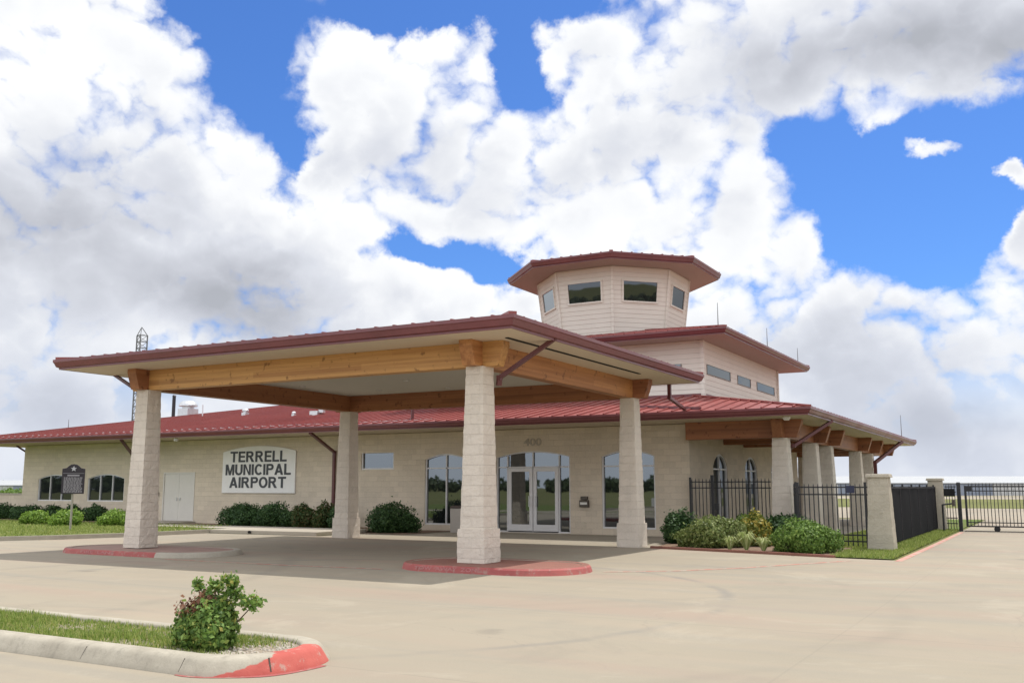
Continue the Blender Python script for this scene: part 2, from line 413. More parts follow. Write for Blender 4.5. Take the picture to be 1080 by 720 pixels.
    def build(s, name, mats, parent=None, bevel=0., smooth=False, fix=True):
        o = origin(parent) if parent else Vector((0,0,0))
        me = bpy.data.meshes.new(name)
        me.from_pydata([(v[0]-o.x, v[1]-o.y, v[2]-o.z) for v in s.v], [], s.f)
        mats = mats if isinstance(mats, (list, tuple)) else [mats]
        for m in mats: me.materials.append(M[m] if isinstance(m, str) else m)
        if len(mats) > 1: me.polygons.foreach_set('material_index', s.mi)
        if fix or bevel:
            bm = bmesh.new(); bm.from_mesh(me)
            if fix: bmesh.ops.recalc_face_normals(bm, faces=bm.faces)
            if bevel:
                es = [e for e in bm.edges if len(e.link_faces) == 2 and e.calc_face_angle(0) > .5]
                bmesh.ops.bevel(bm, geom=es, offset=bevel, segments=2, affect='EDGES', profile=.6, clamp_overlap=True)
            bm.to_mesh(me); bm.free()
        if smooth: me.polygons.foreach_set('use_smooth', [True]*len(me.polygons))
        ob = bpy.data.objects.new(name, me); col.objects.link(ob)
        if parent: ob.parent = parent
        return ob
def tag(o, label=None, cat=None, group=None, kind=None):
    if label: o['label'] = label
    if cat: o['category'] = cat
    if group: o['group'] = group
    if kind: o['kind'] = kind
    return o
def thing(name, loc, label, cat, group=None):
    o = bpy.data.objects.new(name, None); o.location = loc; o.empty_display_size = .3; col.objects.link(o)
    return tag(o, label, cat, group)
def structure(o): o['kind'] = 'structure'; return o
def text_mesh(name, body, x, y, z, width, height, mat, parent=None, frame='front', bold=.02, depth=.02):
    """lettering fitted to width x height, lower-left corner at the point; frame: 'front' stands facing -Y"""
    cu = bpy.data.curves.new(name, 'FONT'); cu.body = body; cu.size = 1.; cu.offset = bold; cu.extrude = .5; cu.resolution_u = 4
    t = bpy.data.objects.new('tmp', cu); col.objects.link(t)
    dg = bpy.context.evaluated_depsgraph_get(); me = bpy.data.meshes.new_from_object(t.evaluated_get(dg))
    bpy.data.objects.remove(t); bpy.data.curves.remove(cu)
    n = len(me.vertices); a = np.empty(n*3); me.vertices.foreach_get('co', a); a = a.reshape(-1, 3)
    mn = a.min(0); mx = a.max(0)
    u = (a[:,0]-mn[0])/(mx[0]-mn[0])*width; h = (a[:,1]-mn[1])/(mx[1]-mn[1])*height; d = (a[:,2]-mn[2])/(mx[2]-mn[2])*depth
    o = origin(parent) if parent else Vector((0,0,0))
    if frame == 'front': q = np.stack([x+u-o.x, y-d-o.y, z+h-o.z], 1)
    else: q = np.stack([x+u-o.x, y+frame*h-d-o.y, z+h-o.z], 1)
    me.vertices.foreach_set('co', q.ravel()); me.update(); me.name = name
    me.materials.clear(); me.materials.append(M[mat])
    ob = bpy.data.objects.new(name, me); col.objects.link(ob)
    if parent: ob.parent = parent
    return ob

def hip_roof(mb, x0, x1, y0, y1, z, pitch, step=.45, rib=(.05, .045)):
    """rectangular hip roof skin, standing seams and hip caps"""
    w, d = x1-x0, y1-y0; h = min(w, d)/2
    if w >= d: A, B = (x0+h, y0+h), (x1-h, y0+h)
    else: A, B = (x0+h, y0+h), (x0+h, y1-h)
    zt = z+h*pitch; a = (*A, zt); b_ = (*B, zt)
    c = [(x0,y0,z), (x1,y0,z), (x1,y1,z), (x0,y1,z)]
    if w >= d: mb.poly([c[0],c[1],b_,a]); mb.poly([c[2],c[3],a,b_]); mb.poly([c[3],c[0],a]); mb.poly([c[1],c[2],b_])
    else: mb.poly([c[0],c[1],a]); mb.poly([c[2],c[3],b_]); mb.poly([c[3],c[0],a,b_]); mb.poly([c[1],c[2],b_,a])
    rw, rh = rib
    def seam(px, py, dx, dy, L):
        if L < .25: return
        p = Vector((px, py, z+rh*.45)); q = p+Vector((dx*L, dy*L, pitch*L)); mb.bar(p, q, rw, rh)
    k = int(w/step)
    for i in range(1, k):
        x = x0+w*i/k; L = min(x-x0, x1-x, h); seam(x, y0, 0, 1, L); seam(x, y1, 0, -1, L)
    k = int(d/step)
    for i in range(1, k):
        y = y0+d*i/k; L = min(y-y0, y1-y, h); seam(x0, y, 1, 0, L); seam(x1, y, -1, 0, L)
    up = .03
    for p, q in ((c[0],a), (c[1], b_ if w >= d else a), (c[2], b_), (c[3], a if w >= d else b_), (a, b_)):
        p = Vector(p)+Vector((0,0,up)); q = Vector(q)+Vector((0,0,up))
        if (p-q).length > .1: mb.bar(p, q, .16, .06)
    return mb
def fascia_ring(mb, corners, zb, zt, lip=True):
    mb.ring(corners, [(-.03, zb), (0, zb), (.0, zb+.04), (.05, zb+.06), (.09, zt-.09), (.11, zt-.07), (.11, zt), (-.03, zt)])
    return mb

# ------------------------------------------------------------------ ground, roads, kerbs
def sheet(name, pts, z, mat, sub=0):
    return structure(MB().poly([(x, y, z) for x, y in pts]).build(name, mat, fix=False))
sheet('ground', [(-1800,-1800),(1800,-1800),(1800,1800),(-1800,1800)], -.006, 'field_grass')
drive = [(-28.9,-14.), (60,-14.), (60,39.8), (60,84), (-90,84), (-90,54), (-3.2,54), (-3.2,23.2), (-4.6,23.35), (-9.6,24.6), (-10.3,30.66), (-21.6,30.66),
         (-21.6,25.3), (-26.5,25.0), (-26.8,21.9), (-27.4,19.8), (-28.2,18.4), (-28.9,16.5)]
sheet('pavement', drive, 0., 'pavement_concrete')
sheet('porch_floor', [(-10.5,30.6),(-6.4,30.0),(-6.4,52),(-14,52),(-14,46),(-10.5,46)], .012, 'walk_concrete')
# side lawns
sheet('lawn', [(-3.32,23.3),(-3.32,54),(-6.4,54),(-6.4,26.9),(-4.7,23.5)], .02, 'lawn_soil')
west_edge = [(-28.9,-14.), (-28.9,16.5), (-28.2,18.4), (-27.4,19.8), (-26.8,21.9), (-26.6,25.2)]
sheet('lawn', [(-75,-14), (-28.95,-14), (-28.95,16.5), (-28.25,18.4), (-27.45,19.8), (-26.85,21.9), (-26.65,26.2), (-33.6,26.8), (-33.6,28.2), (-75,28.2)], .10, 'lawn_soil')
sheet('planting_bed', [(-66,28.2),(-35.7,28.2),(-35.7,30.66),(-66,30.66)], .11, 'mulch')
structure(MB().prism([(x, y, 0) for x, y in [(-35.6,30.66),(-35.6,28.3),(-33.5,28.3),(-33.5,26.75),(-26.5,26.2),(-26.5,25.1),(-21.7,25.3),(-21.7,28.0),(-29.9,28.0),(-33.2,28.2),(-33.2,30.66)]], (0,0,.13)).build('sidewalk', 'walk_concrete', bevel=.015))
sheet('planting_bed', [(-33.1,28.0),(-21.6,28.0),(-21.6,30.66),(-33.1,30.66)], .06, 'mulch')
sheet('planting_bed', [(-22.2,27.6),(-19.7,27.4),(-19.5,30.66),(-22.2,30.66)], .012, 'mulch')
kb = MB(); kb.ring(west_edge[::-1], [(-.16, -.02), (0.03, -.02), (.0, .11), (-.02, .13), (-.16, .13)], False)
structure(kb.build('kerb', 'kerb_concrete'))
# right-hand bed with its thin red brick edging
sheet('planting_bed', [(-10.2,30.6),(-9.55,24.75),(-4.65,23.45),(-4.7,26.9),(-6.4,28),(-6.4,30.2)], .03, 'mulch')
ke = MB(); ke.ring([(-9.6,24.65),(-6.6,23.95),(-4.6,23.35)], [(-.1,-.02),(0,-.02),(0,.06),(-.1,.06)], False)
structure(ke.build('bed_edging', 'brick_top', bevel=.01))
# flush red fire lane stripes, painted
def stripe(pts, w=.11, name='fire_lane_stripe'):
    mb = MB()
    P = [Vector((x, y, 0)) for x, y in pts]
    for a, b_ in zip(P, P[1:]):
        d = (b_-a).normalized(); nn = Vector((-d.y, d.x, 0))*w/2
        mb.poly([(q.x, q.y, .004) for q in (a-nn, b_-nn, b_+nn, a+nn)])
    return structure(mb.build(name, 'stripe_red_paint'))
stripe([(-17.7,15.5),(-14.5,15.55),(-11.8,15.75)]); stripe([(-7.7,17.3),(-6.6,18.15),(-5.6,19.6),(-4.75,21.3),(-4.1,22.6)])
stripe([(-3.15,22.9),(-3.12,30),(-3.12,38.9)], .16)

def stadium(x0, x1, y0, y1, r, n=10):
    """CCW rounded rectangle"""
    pts = []
    for cx, cy, a0 in ((x1-r, y0+r, -90), (x1-r, y1-r, 0), (x0+r, y1-r, 90), (x0+r, y0+r, 180)):
        for k in range(n+1): a = R(a0+90*k/n); pts.append((cx+r*math.cos(a), cy+r*math.sin(a)))
    return pts
def island(x0, x1, y0, y1, r, top_mat, h, redfrom=None):
    pts = stadium(x0, x1, y0, y1, r)
    k = MB(); n = len(pts)
    prof = [(-.16, -.02), (.05, -.02), (.012, h-.03), (-.02, h), (-.16, h)]
    k.ring(pts, prof)
    # paint index by the edge's place round the island
    kk = len(prof)
    for i in range(n):
        mid = ((pts[i][0]+pts[(i+1)%n][0])/2)
        rd = redfrom(mid, (pts[i][1]+pts[(i+1)%n][1])/2)
        for q in range(kk): k.mi[i*kk+q] = 1 if (rd and q in (1, 2)) else (2 if q == 3 and rd else 0)
    # keep the flat top of the kerb bare where only its face is painted
    structure(k.build('kerb', ['kerb_concrete', 'kerb_red_paint', top_mat]))
    inner = [(x, y) for x, y in stadium(x0+.13, x1-.13, y0+.13, y1-.13, max(.05, r-.13))]
    structure(MB().poly([(x, y, h-.012) for x, y in inner]).build('island_top', top_mat))
island(-11.8, -7.9, 15.75, 18.0, 1.1, 'brick_top', .125, lambda x, y: True)
island(-22.3, -17.2, 15.75, 18.0, 1.1, 'worn_top', .115, lambda x, y: x < -18.4)
text_mesh('kerb_lettering', 'TOW  AWAY  ZONE', -11.0, 15.72, .035, 1.5, .065, 'faded_white', None, .25, .01, .004)
text_mesh('kerb_lettering', 'FIRE  LANE', -20.9, 15.72, .03, 1.2, .06, 'faded_white', None, .25, .01, .004)
for o in col.objects:
    if o.name.startswith('kerb_lettering'): structure(o)

# near traffic island: bare concrete kerb, red at the nose
pts = stadium(-40, -6.05, 6.2, 7.6, .69, 14)
k = MB(); prof = [(-.19, -.02), (.095, -.02), (.088, .008), (.062, .05), (.036, .088), (.016, .118), (-.008, .138), (-.04, .149), (-.10, .152), (-.155, .150), (-.18, .142), (-.19, .12)]
k.ring(pts, prof); kk = len(prof); n = len(pts)
for i in range(n):
    mx, my = (pts[i][0]+pts[(i+1)%n][0])/2, (pts[i][1]+pts[(i+1)%n][1])/2
    red = mx > -6.45 and my < 7.25
    for q in range(kk): k.mi[i*kk+q] = 1 if (red and q in (1, 2, 3, 4)) else 0
structure(k.build('kerb', ['kerb_nose', 'kerb_nose'], smooth=True))
structure(MB().poly([(x, y, .11) for x, y in stadium(-39.9, -6.2, 6.35, 7.45, .55, 8)]).build('planting_bed', 'gravel_soil'))
spill = MB(); ar = [R(-92+7*q) for q in range(16)]
for q in range(15):
    c_, d_ = ar[q], ar[q+1]; w0 = .78; wa = .80+.006*min(q, 8)+.012*math.sin(q*.9); wb = .80+.006*min(q+1, 8)+.012*math.sin((q+1)*.9)
    spill.poly([(-6.74+w0*math.cos(c_), 6.89+w0*math.sin(c_), .004), (-6.74+wa*math.cos(c_), 6.89+wa*math.sin(c_), .004), (-6.74+wb*math.cos(d_), 6.89+wb*math.sin(d_), .004), (-6.74+w0*math.cos(d_), 6.89+w0*math.sin(d_), .004)])
structure(spill.build('kerb_paint', 'kerb_red_paint'))
jt = MB()
for x in (-6.75, -8.05, -9.6, -11.2): jt.bar((x, 6.125, .022), (x, 6.192, .127), .0045, .010, (0, -1, 0))
a = R(-28); jt.bar((-6.74+.765*math.cos(a), 6.89+.765*math.sin(a), .02), (-6.74+.697*math.cos(a), 6.89+.697*math.sin(a), .128), .012, .014, (math.cos(a), math.sin(a), 0))
structure(jt.build('kerb_joint', 'kerb_gap'))

# ------------------------------------------------------------------ vegetation
def leaf_mesh(name, centers, normals, size, seed, mat, aspect=.55, jitter=.5):
    """many small folded-lozenge leaves"""
    r = np.random.default_rng(seed); n = len(centers)
    nrm = normals + r.normal(0, jitter, (n, 3)); nrm /= np.linalg.norm(nrm, axis=1)[:, None]
    t = r.normal(0, 1, (n, 3)); t -= (t*nrm).sum(1)[:, None]*nrm; t /= np.linalg.norm(t, axis=1)[:, None]
    b_ = np.cross(nrm, t); s = size*r.uniform(.45, 1.5, n)[:, None]
    v = np.stack([centers-t*s*.5, centers+b_*s*aspect*.5+nrm*s*.08, centers+t*s*.5, centers-b_*s*aspect*.5+nrm*s*.08], 1).reshape(-1, 3)
    me = bpy.data.meshes.new(name); me.vertices.add(n*4); me.vertices.foreach_set('co', v.ravel())
    me.loops.add(n*4); me.loops.foreach_set('vertex_index', np.arange(n*4))
    me.polygons.add(n); me.polygons.foreach_set('loop_start', np.arange(n)*4)
    try: me.polygons.foreach_set('loop_total', np.full(n, 4))
    except Exception: pass
    me.update(calc_edges=True); me.validate(); me.materials.append(M[mat]); return me
def crown_points(rx, ry, h, n, seed, clumps=30, amp=.34, spread=.16, lobes=None):
    """points through a cluster of lumpy lobes that reach the ground; returns points and outward normals"""
    r = np.random.default_rng(seed); L = []
    if lobes is None:
        k = int(np.clip(round(rx*4), 3, 7))
        L.append((0, 0, .70, 1.))
        for q in range(k):
            a = 2*np.pi*(q+r.uniform(-.3, .3))/k
            L.append((.46*np.cos(a), .46*np.sin(a), r.uniform(.42, .58), r.uniform(.62, .95)))
    else: L = lobes
    tot = sum(l[2]**2 for l in L); PP = []; NN = []
    for (ox, oy, lr, lh) in L:
        m = int(n*1.2*lr**2/tot); e = r.normal(0, 1, (m, 3)); e /= np.linalg.norm(e, axis=1)[:, None]
        kk = r.normal(0, 1, (clumps, 3)); kk /= np.linalg.norm(kk, axis=1)[:, None]; wt = r.uniform(.1, 1., clumps)
        bump = (np.exp(-((e[:, None, :]-kk[None])**2).sum(2)/spread)*wt[None]).max(1)
        rho = (1-amp+amp*1.3*bump)*(1-.5*r.random(m)**2.0)
        sprig = r.random(m) < .09; rho = np.where(sprig, rho*r.uniform(1.0, 1.26, m), rho)
        up = e[:, 2] > 0
        ph = e.copy(); low = ~up; ln = np.linalg.norm(e[:, :2], axis=1)+1e-6
        flare = np.where(low, np.minimum(1/ln, 1.9)*(.96-.22*e[:, 2]**2), 1.)
        hh = h*lh; zc = hh*.42
        x = (ox+e[:, 0]*rho*lr*flare)*rx; y = (oy+e[:, 1]*rho*lr*flare)*ry
        z = zc+e[:, 2]*np.where(up, rho*hh*.60, hh*.43)
        PP.append(np.stack([x, y, z], 1)+r.normal(0, .012, (m, 3))); NN.append(e)
    P = np.concatenate(PP); N = np.concatenate(NN); ok = P[:, 2] > .012
    return P[ok], N[ok]
def bush(x, y, z, w, h, mat, label, seed, n=2600, leaf=.075, group=None, depth=None, name='shrub', cat='shrub', clumps=26, cr=.36):
    t = thing(name, (x, y, z), label, cat, group)
    P, N = crown_points(w/2*1.22, (depth or w)/2*1.15, h*1.05, n*3, seed)
    o = bpy.data.objects.new('foliage', leaf_mesh('foliage', P, N, leaf*1.05, seed, mat, .6, .6)); col.objects.link(o); o.parent = t
    r = random.Random(seed); s = MB()
    for k in range(6):
        a = r.uniform(0, 6.28); q = (x+math.cos(a)*w*.18, y+math.sin(a)*w*.18, z+h*r.uniform(.4, .65))
        s.tube((x+math.cos(a)*.05, y+math.sin(a)*.05, z-.02), q, .018, 6, .007)
    s.build('stem', 'bark', t)
    return t
G1 = 'clipped shrubs along the front wall'
bush(-28.75, 28.9, .06, 1.9, 1.0, 'leaf_dark', 'dark green shrub beside the white service doors, left end of its row', 11, group=G1, depth=1.6)
bush(-26.95, 28.95, .06, 2.1, 1.02, 'leaf_dark', 'wide dark green shrub under the right half of the airport name sign', 12, group=G1, depth=1.6)
bush(-25.35, 28.7, .06, .95, .95, 'leaf_rust', 'small round yellow tinged shrub, left of the two by the downspout', 13, 1500, group=G1)
bush(-24.45, 28.95, .06, 1.0, 1.02, 'leaf_rust', 'small upright rusty tipped shrub, right of the two by the downspout', 14, 1600, group=G1)
bush(-23.7, 28.9, .06, .9, .95, 'leaf_dark', 'narrow dark green shrub partly behind the rear left canopy column', 15, 1400, group=G1)
bush(-20.95, 28.6, .0, 2.05, 1.14, 'leaf_dark', 'large dark green shrub under the small high window, right of the rear canopy column', 16, 3400, group=G1, depth=1.7)
G2 = 'low bright shrubs on the left lawn'
bush(-36.8, 25.4, .1, 1.15, .58, 'leaf_bright', 'bright green mounded shrub nearest the left edge of the photo', 21, 1500, .08, G2)
bush(-34.85, 25.5, .1, 1.45, .64, 'leaf_bright', 'bright green mounded shrub just left of the historical marker post', 22, 1800, .08, G2)
bush(-32.95, 26.3, .1, 1.5, .64, 'leaf_bright', 'bright green mounded shrub right of the historical marker, beside the front left column', 23, 1800, .08, G2)
G3 = 'dark hedge shrubs behind the bright ones'
for i, (x, w, lab) in enumerate([(-44.9, 1.5, 'dark hedge shrub at the left corner of the building'), (-43.2, 1.6, 'dark hedge shrub under the left arched window'),
                                (-41.2, 1.2, 'dark hedge shrub behind the marker post, between the two arched windows'), (-39.8, 1.3, 'dark hedge shrub under the left part of the right arched window'),
                                (-38.2, 1.2, 'dark hedge shrub under the right end of the right arched window')]):
    bush(x, 29.4, .1, w, .74, 'leaf_dark', lab, 31+i, 1300, .08, G3)
bush(-47.5, 29.3, .1, 1.5, .78, 'leaf_dark', 'dark hedge shrub before the low screen wall at the far left', 37, 1300, .08, G3)
G4 = 'mixed shrubs in the bed by the iron fence'
bush(-9.5, 26.9, .03, 1.15, .98, 'leaf_dark', 'dark green shrub at the wall corner, left end of the right hand bed', 41, 2200, group=G4)
bush(-8.15, 25.55, .03, 1.8, .86, 'leaf_olive', 'broad olive green shrub in front of the left fence section', 42, 3800, .07, G4)
bush(-7.9, 28.2, .03, 1.4, .85, 'leaf_mid', 'mid green shrub at the back of the bed before the fence', 43, 1500, group=G4)
bush(-7.25, 26.5, .03, 1.0, .92, 'leaf_gold', 'golden tipped shrub in the middle of the right hand bed', 44, 1500, .08, G4)
bush(-6.75, 27.5, .03, 1.6, .92, 'leaf_dark', 'dark shrub at the foot of the corner porch column', 45, 1800, group=G4)
bush(-5.45, 24.6, .03, 1.65, .86, 'leaf_mid', 'large rounded fresh green shrub at the right end of the bed beside the lawn', 46, 4600, .065, G4)
def tuft(x, y, z, w, h, label, seed, n=120):
    t = thing('grass_tuft', (x, y, z), label, 'grass tuft', 'variegated grass tufts in the bed'); r = random.Random(seed); m_ = MB()
    for k in range(n):
        a = r.uniform(0, 6.28); ln = h*r.uniform(.6, 1.15); sp = w*.5*r.uniform(.2, 1.05); bw = .009
        d = Vector((math.cos(a), math.sin(a), 0)); sd = Vector((-d.y, d.x, 0))*bw
        p0 = Vector((x, y, z))+d*.03; p1 = p0+d*sp*.5+Vector((0,0,ln*.8)); p2 = p0+d*sp+Vector((0,0,ln*r.uniform(.45, .95)))
        m_.add([p0-sd, p0+sd, p1+sd, p1-sd, p2], [(0,1,2,3),(3,2,4)])
    m_.build('blades', 'leaf_tuft', t, fix=False)
tuft(-7.42, 24.62, .03, .56, .38, 'small pale variegated grass tuft, left of the three at the bed edge', 1)
tuft(-6.98, 24.6, .03, .74, .52, 'tallest pale variegated grass tuft, middle of the three at the bed edge', 2, 170)
tuft(-6.5, 24.45, .03, .6, .38, 'low pale variegated grass tuft, right of the three at the bed edge', 3)

# the lone shrub on the near island: leafy, a dead brown patch, one stray branch
ib = thing('shrub', (-7.09, 6.74, .11), 'lone leafy shrub with a dead brown patch on the near traffic island', 'shrub')
P, N = crown_points(.39, .37, .555, 10000, 5, 34, .36, .10, [(0, 0, .66, .92), (-.36, -.1, .58, .84), (.32, -.15, .58, .72), (.05, .3, .55, 1.0), (-.2, .25, .5, 1.0), (.34, .22, .48, .9)])
r_ = np.random.default_rng(9)
dd_ = np.sqrt((((P-np.array([-.14, -.20, .47]))/np.array([.22, .26, .13]))**2).sum(1))
dead = r_.random(len(P)) < np.clip(1.5-dd_, 0, .95)
o = bpy.data.objects.new('dead_foliage', leaf_mesh('dead_foliage', P[dead]+N[dead]*.012, N[dead], .043, 9, 'leaf_dead', .6)); col.objects.link(o); o.parent = ib
tag(o, 'patch of dead reddish brown leaves')
P = P[~dead]; N = N[~dead]
sp = []
for (dx, dy, dz, k, rr) in ((.42, .20, .42, 130, .07), (.34, .16, .42, 90, .06), (.20, .10, .60, 200, .085), (.22, .12, .50, 170, .085), (.06, .05, .58, 130, .07), (-.14, .02, .57, 120, .06)):
    q = r_.normal(0, 1, (k, 3)); sp.append(np.array([dx, dy, dz])+q*rr*.5)
sp = np.concatenate(sp)
P = np.concatenate([P, sp]); N = np.concatenate([N, r_.normal(0, 1, sp.shape)])
o = bpy.data.objects.new('foliage', leaf_mesh('foliage', P, N, .046, 5, 'leaf_island', .62)); col.objects.link(o); o.parent = ib
s = MB()
for q in ((.42,.20,.42), (.20,.10,.60), (.06,.05,.58), (-.14,.02,.54), (.0,-.1,.3), (-.15,0,.3), (.12,-.1,.25)):
    s.tube((-7.09+q[0]*.12, 6.74+q[1]*.12, .09), (-7.09+q[0], 6.74+q[1], .11+q[2]), .011, 6, .004)
s.build('stem', 'bark', ib)

def grass_blades(name, region, n, hmin, hmax, mat, seed, z, width=.008, clump=.5, keep=None, label=None):
    """individual blades scattered over a polygonal region (list of (x0,x1,y0,y1) boxes)"""
    r = np.random.default_rng(seed); X = []; Y = []
    areas = np.array([(b[1]-b[0])*(b[3]-b[2]) for b in region]); share = (n*areas/areas.sum()).astype(int)
    for b, k in zip(region, share): X.append(r.uniform(b[0], b[1], k)); Y.append(r.uniform(b[2], b[3], k))
    X = np.concatenate(X); Y = np.concatenate(Y)
    if keep is not None:
        ok = keep(X, Y, r); X = X[ok]; Y = Y[ok]
    n = len(X); f = .62+.38*np.sin(X*2.1+np.sin(Y*3.3)*1.5)*np.cos(Y*2.7+X*.7)+.25*np.sin(X*7.3+Y*5.1)*np.sin(Y*9.7-X*3.1)
    h = r.uniform(hmin, hmax, n)*(1-clump+clump*f); a = r.uniform(0, 6.283, n); ln = h*r.uniform(.1, .75, n); w = width*r.uniform(.6, 1.3, n)
    dx, dy = np.cos(a), np.sin(a); b_ = r.uniform(0, 6.283, n)
    p0 = np.stack([X-dy*w, Y+dx*w, np.full(n, z)], 1); p1 = np.stack([X+dy*w, Y-dx*w, np.full(n, z)], 1)
    p2 = np.stack([X+dx*ln, Y+dy*ln, z+h], 1)
    v = np.stack([p0, p1, p2], 1).reshape(-1, 3)
    me = bpy.data.meshes.new(name); me.vertices.add(n*3); me.vertices.foreach_set('co', v.ravel()); me.loops.add(n*3)
    me.loops.foreach_set('vertex_index', np.arange(n*3)); me.polygons.add(n); me.polygons.foreach_set('loop_start', np.arange(n)*3)
    try: me.polygons.foreach_set('loop_total', np.full(n, 3))
    except Exception: pass
    me.update(calc_edges=True); me.materials.append(M[mat])
    o = bpy.data.objects.new(name, me); col.objects.link(o); tag(o, label, 'grass', None, 'stuff'); return o
def k_island(X, Y, r):
    # thins out into bare gravel at the nose; ragged edge
    lim = -6.80+.12*np.sin(Y*9)+r.normal(0, .12, len(X))
    p = np.where(X < lim, 1., .05)
    p *= np.clip(.75+.55*np.sin(X*3.1+np.sin(Y*6.)*1.2)*np.cos(X*1.3+Y*4.), .18, 1.)
    p *= np.where((Y < 6.62+.05*np.sin(X*5)) & (X > -7.5), .45, 1.)
    return (r.random(len(X)) < p) & ((X < -6.9) | ((X+6.9)**2+(Y-6.9)**2 < .58**2))
grass_blades('grass', [(-26, -6.25, 6.37, 7.44)], 110000, .03, .085, 'grass_blade', 3, .105, .006, .5, k_island, 'ragged part dry grass on the near traffic island')
grass_blades('grass', [(-45, -28.95, 15, 28.1), (-28.95, -28.2, 18.4, 28), (-28.2, -26.95, 21.9, 26.1)], 26000, .05, .10, 'lawn_blade', 4, .10, .022, .4, None, 'mown lawn left of the driveway')
def k_right(X, Y, r): return (X > -4.7+(Y-23.4)*-.02) | (Y > 26.9)
grass_blades('grass', [(-4.75, -3.3, 23.4, 26.9), (-6.3, -3.3, 26.9, 40)], 26000, .05, .10, 'lawn_blade', 5, .02, .016, .4, k_right, 'strip of green lawn along the iron fence')
# pebbles on the nose of the near island
pb = MB(); r = random.Random(4)
for kx in range(420):
    x = r.uniform(-7.3, -6.25); y = r.uniform(6.4, 7.35)
    if (x > -6.8 and (x+6.8)**2+(y-6.9)**2 > .5**2): continue
    q = r.uniform(.008, .022); pb.taper(x, y, .105, .11+q*r.uniform(.4, .8), q*2, q*1.1, q*1.6, q)
tag(pb.build('pebbles', ['gutter_concrete'], bevel=0), 'loose tan gravel at the nose of the near island', 'gravel', None, 'stuff')

# ------------------------------------------------------------------ windows and openings
def front_map(Y0): return lambda u, n, z: (u, Y0-n, z)
def east_map(X0): return lambda u, n, z: (X0+n, u, z)
def arch_pts(u0, u1, z0, zs, za, n=12):
    """outline: sill left, sill right, then the segmental head from right to left"""
    pts = [(u0, z0), (u1, z0)]
    if za-zs < .01: return pts+[(u1, zs), (u0, zs)]
    c = (u1-u0)/2; s = za-zs; rad = (c*c+s*s)/(2*s); cx = (u0+u1)/2; cz = za-rad; a = math.asin(min(1, c/rad))
    if s > c*.99: a = math.pi/2
    for k in range(n+1):
        t = a-2*a*k/n; pts.append((cx+rad*math.sin(t), cz+rad*math.cos(t)))
    return pts
cut = MB()
def cutter(mp, outline, depth=.14):
    a = [Vector(mp(u, .3, z)) for u, z in outline]; b_ = [Vector(mp(u, -depth, z)) for u, z in outline]
    cut.prism(a, b_[0]-a[0])
def window(mp, u0, u1, z0, zs, za, parent, mull=(), trans=None, fw=.055, frame_mat='white_frame', glass='glass', name='window', label=None, do_cut=True, n0=-.13, n1=-.03, bars=()):
    """framed window set into the wall: the frame is one mesh, its glass a child"""
    out = arch_pts(u0, u1, z0, zs, za); cu, cz = (u0+u1)/2, (z0+zs)/2
    sx = ((u1-u0)-2*fw)/(u1-u0); 
    inn = arch_pts(u0+fw, u1-fw, z0+fw, zs-fw*.2, za-fw)
    if do_cut: cutter(mp, out)
    f = MB(); k = len(out)
    e = .002
    vs = [mp(u, n1, z) for u, z in out]+[mp(u, n1, z) for u, z in inn]+[mp(u, n0+e, z) for u, z in out]+[mp(u, n0+e, z) for u, z in inn]
    fs = []
    for i in range(k):
        j = (i+1) % k
        fs += [(i, j, k+j, k+i), (2*k+i, 2*k+j, j, i), (k+i, k+j, 3*k+j, 3*k+i)]
    f.add(vs, fs)
    def head(u):
        if za-zs < .01: return zs-fw*.2
        c = (u1-u0)/2-fw; s_ = za-zs; rad = (c*c+s_*s_)/(2*s_); du = min(abs(u-cu), c)
        return za-fw-rad+math.sqrt(max(0, rad*rad-du*du))
    w = fw*.42
    def barbox(ua, ub, za_, zb_):
        pts8 = [mp(u, n_, z) for n_ in (n1-.01, n0+.004) for u, z in ((ua, za_), (ub, za_), (ub, zb_), (ua, zb_))]
        f.add(pts8, [(0,1,2,3),(7,6,5,4),(0,4,5,1),(1,5,6,2),(2,6,7,3),(3,7,4,0)])
    for u, za_, zb_ in mull: barbox(u-w, u+w, za_ if za_ is not None else z0+fw, zb_ if zb_ is not None else head(u))
    if trans: barbox(u0+fw, u1-fw, trans-w, trans+w)
    fo = f.build(name, frame_mat, parent)
    if label: fo['label'] = label
    g = MB().poly([mp(u, n0+.03, z) for u, z in inn]); go = g.build('glass', glass, fo, fix=False)
    return fo

# ------------------------------------------------------------------ terminal building
YF = 30.67; XE = -10.5
T = thing('airport_terminal', (-28, 38, 0), 'tan block airport terminal with red metal roofs, clerestory level and octagonal control tower', 'building')
F = front_map(YF); Em = east_map(XE)
# masonry body; window recesses are cut after all windows are known
body = MB().box(-45.6, XE, YF, 46, -.1, 3.69)
for (u0, u1) in ((-44.35, -41.7), (-40.6, -38.0)):
    d = (u1-u0)/3
    window(F, u0, u1, .96, 2.02, 2.24, T, [(u0+d, None, None), (u0+2*d, None, None)], None, .05, 'white_frame', 'glass_dark', label='low arched three pane window')
window(F, -24.1, -22.5, 2.30, 2.96, 2.96, T, (), None, .06, label='small high rectangular window')
window(F, -21.02, -19.15, .22, 2.66, 2.87, T, [(-20.08, None, None)], 2.33)
window(F, -13.66, -11.71, .22, 2.66, 2.87, T, [(-12.69, None, None)], 2.33)
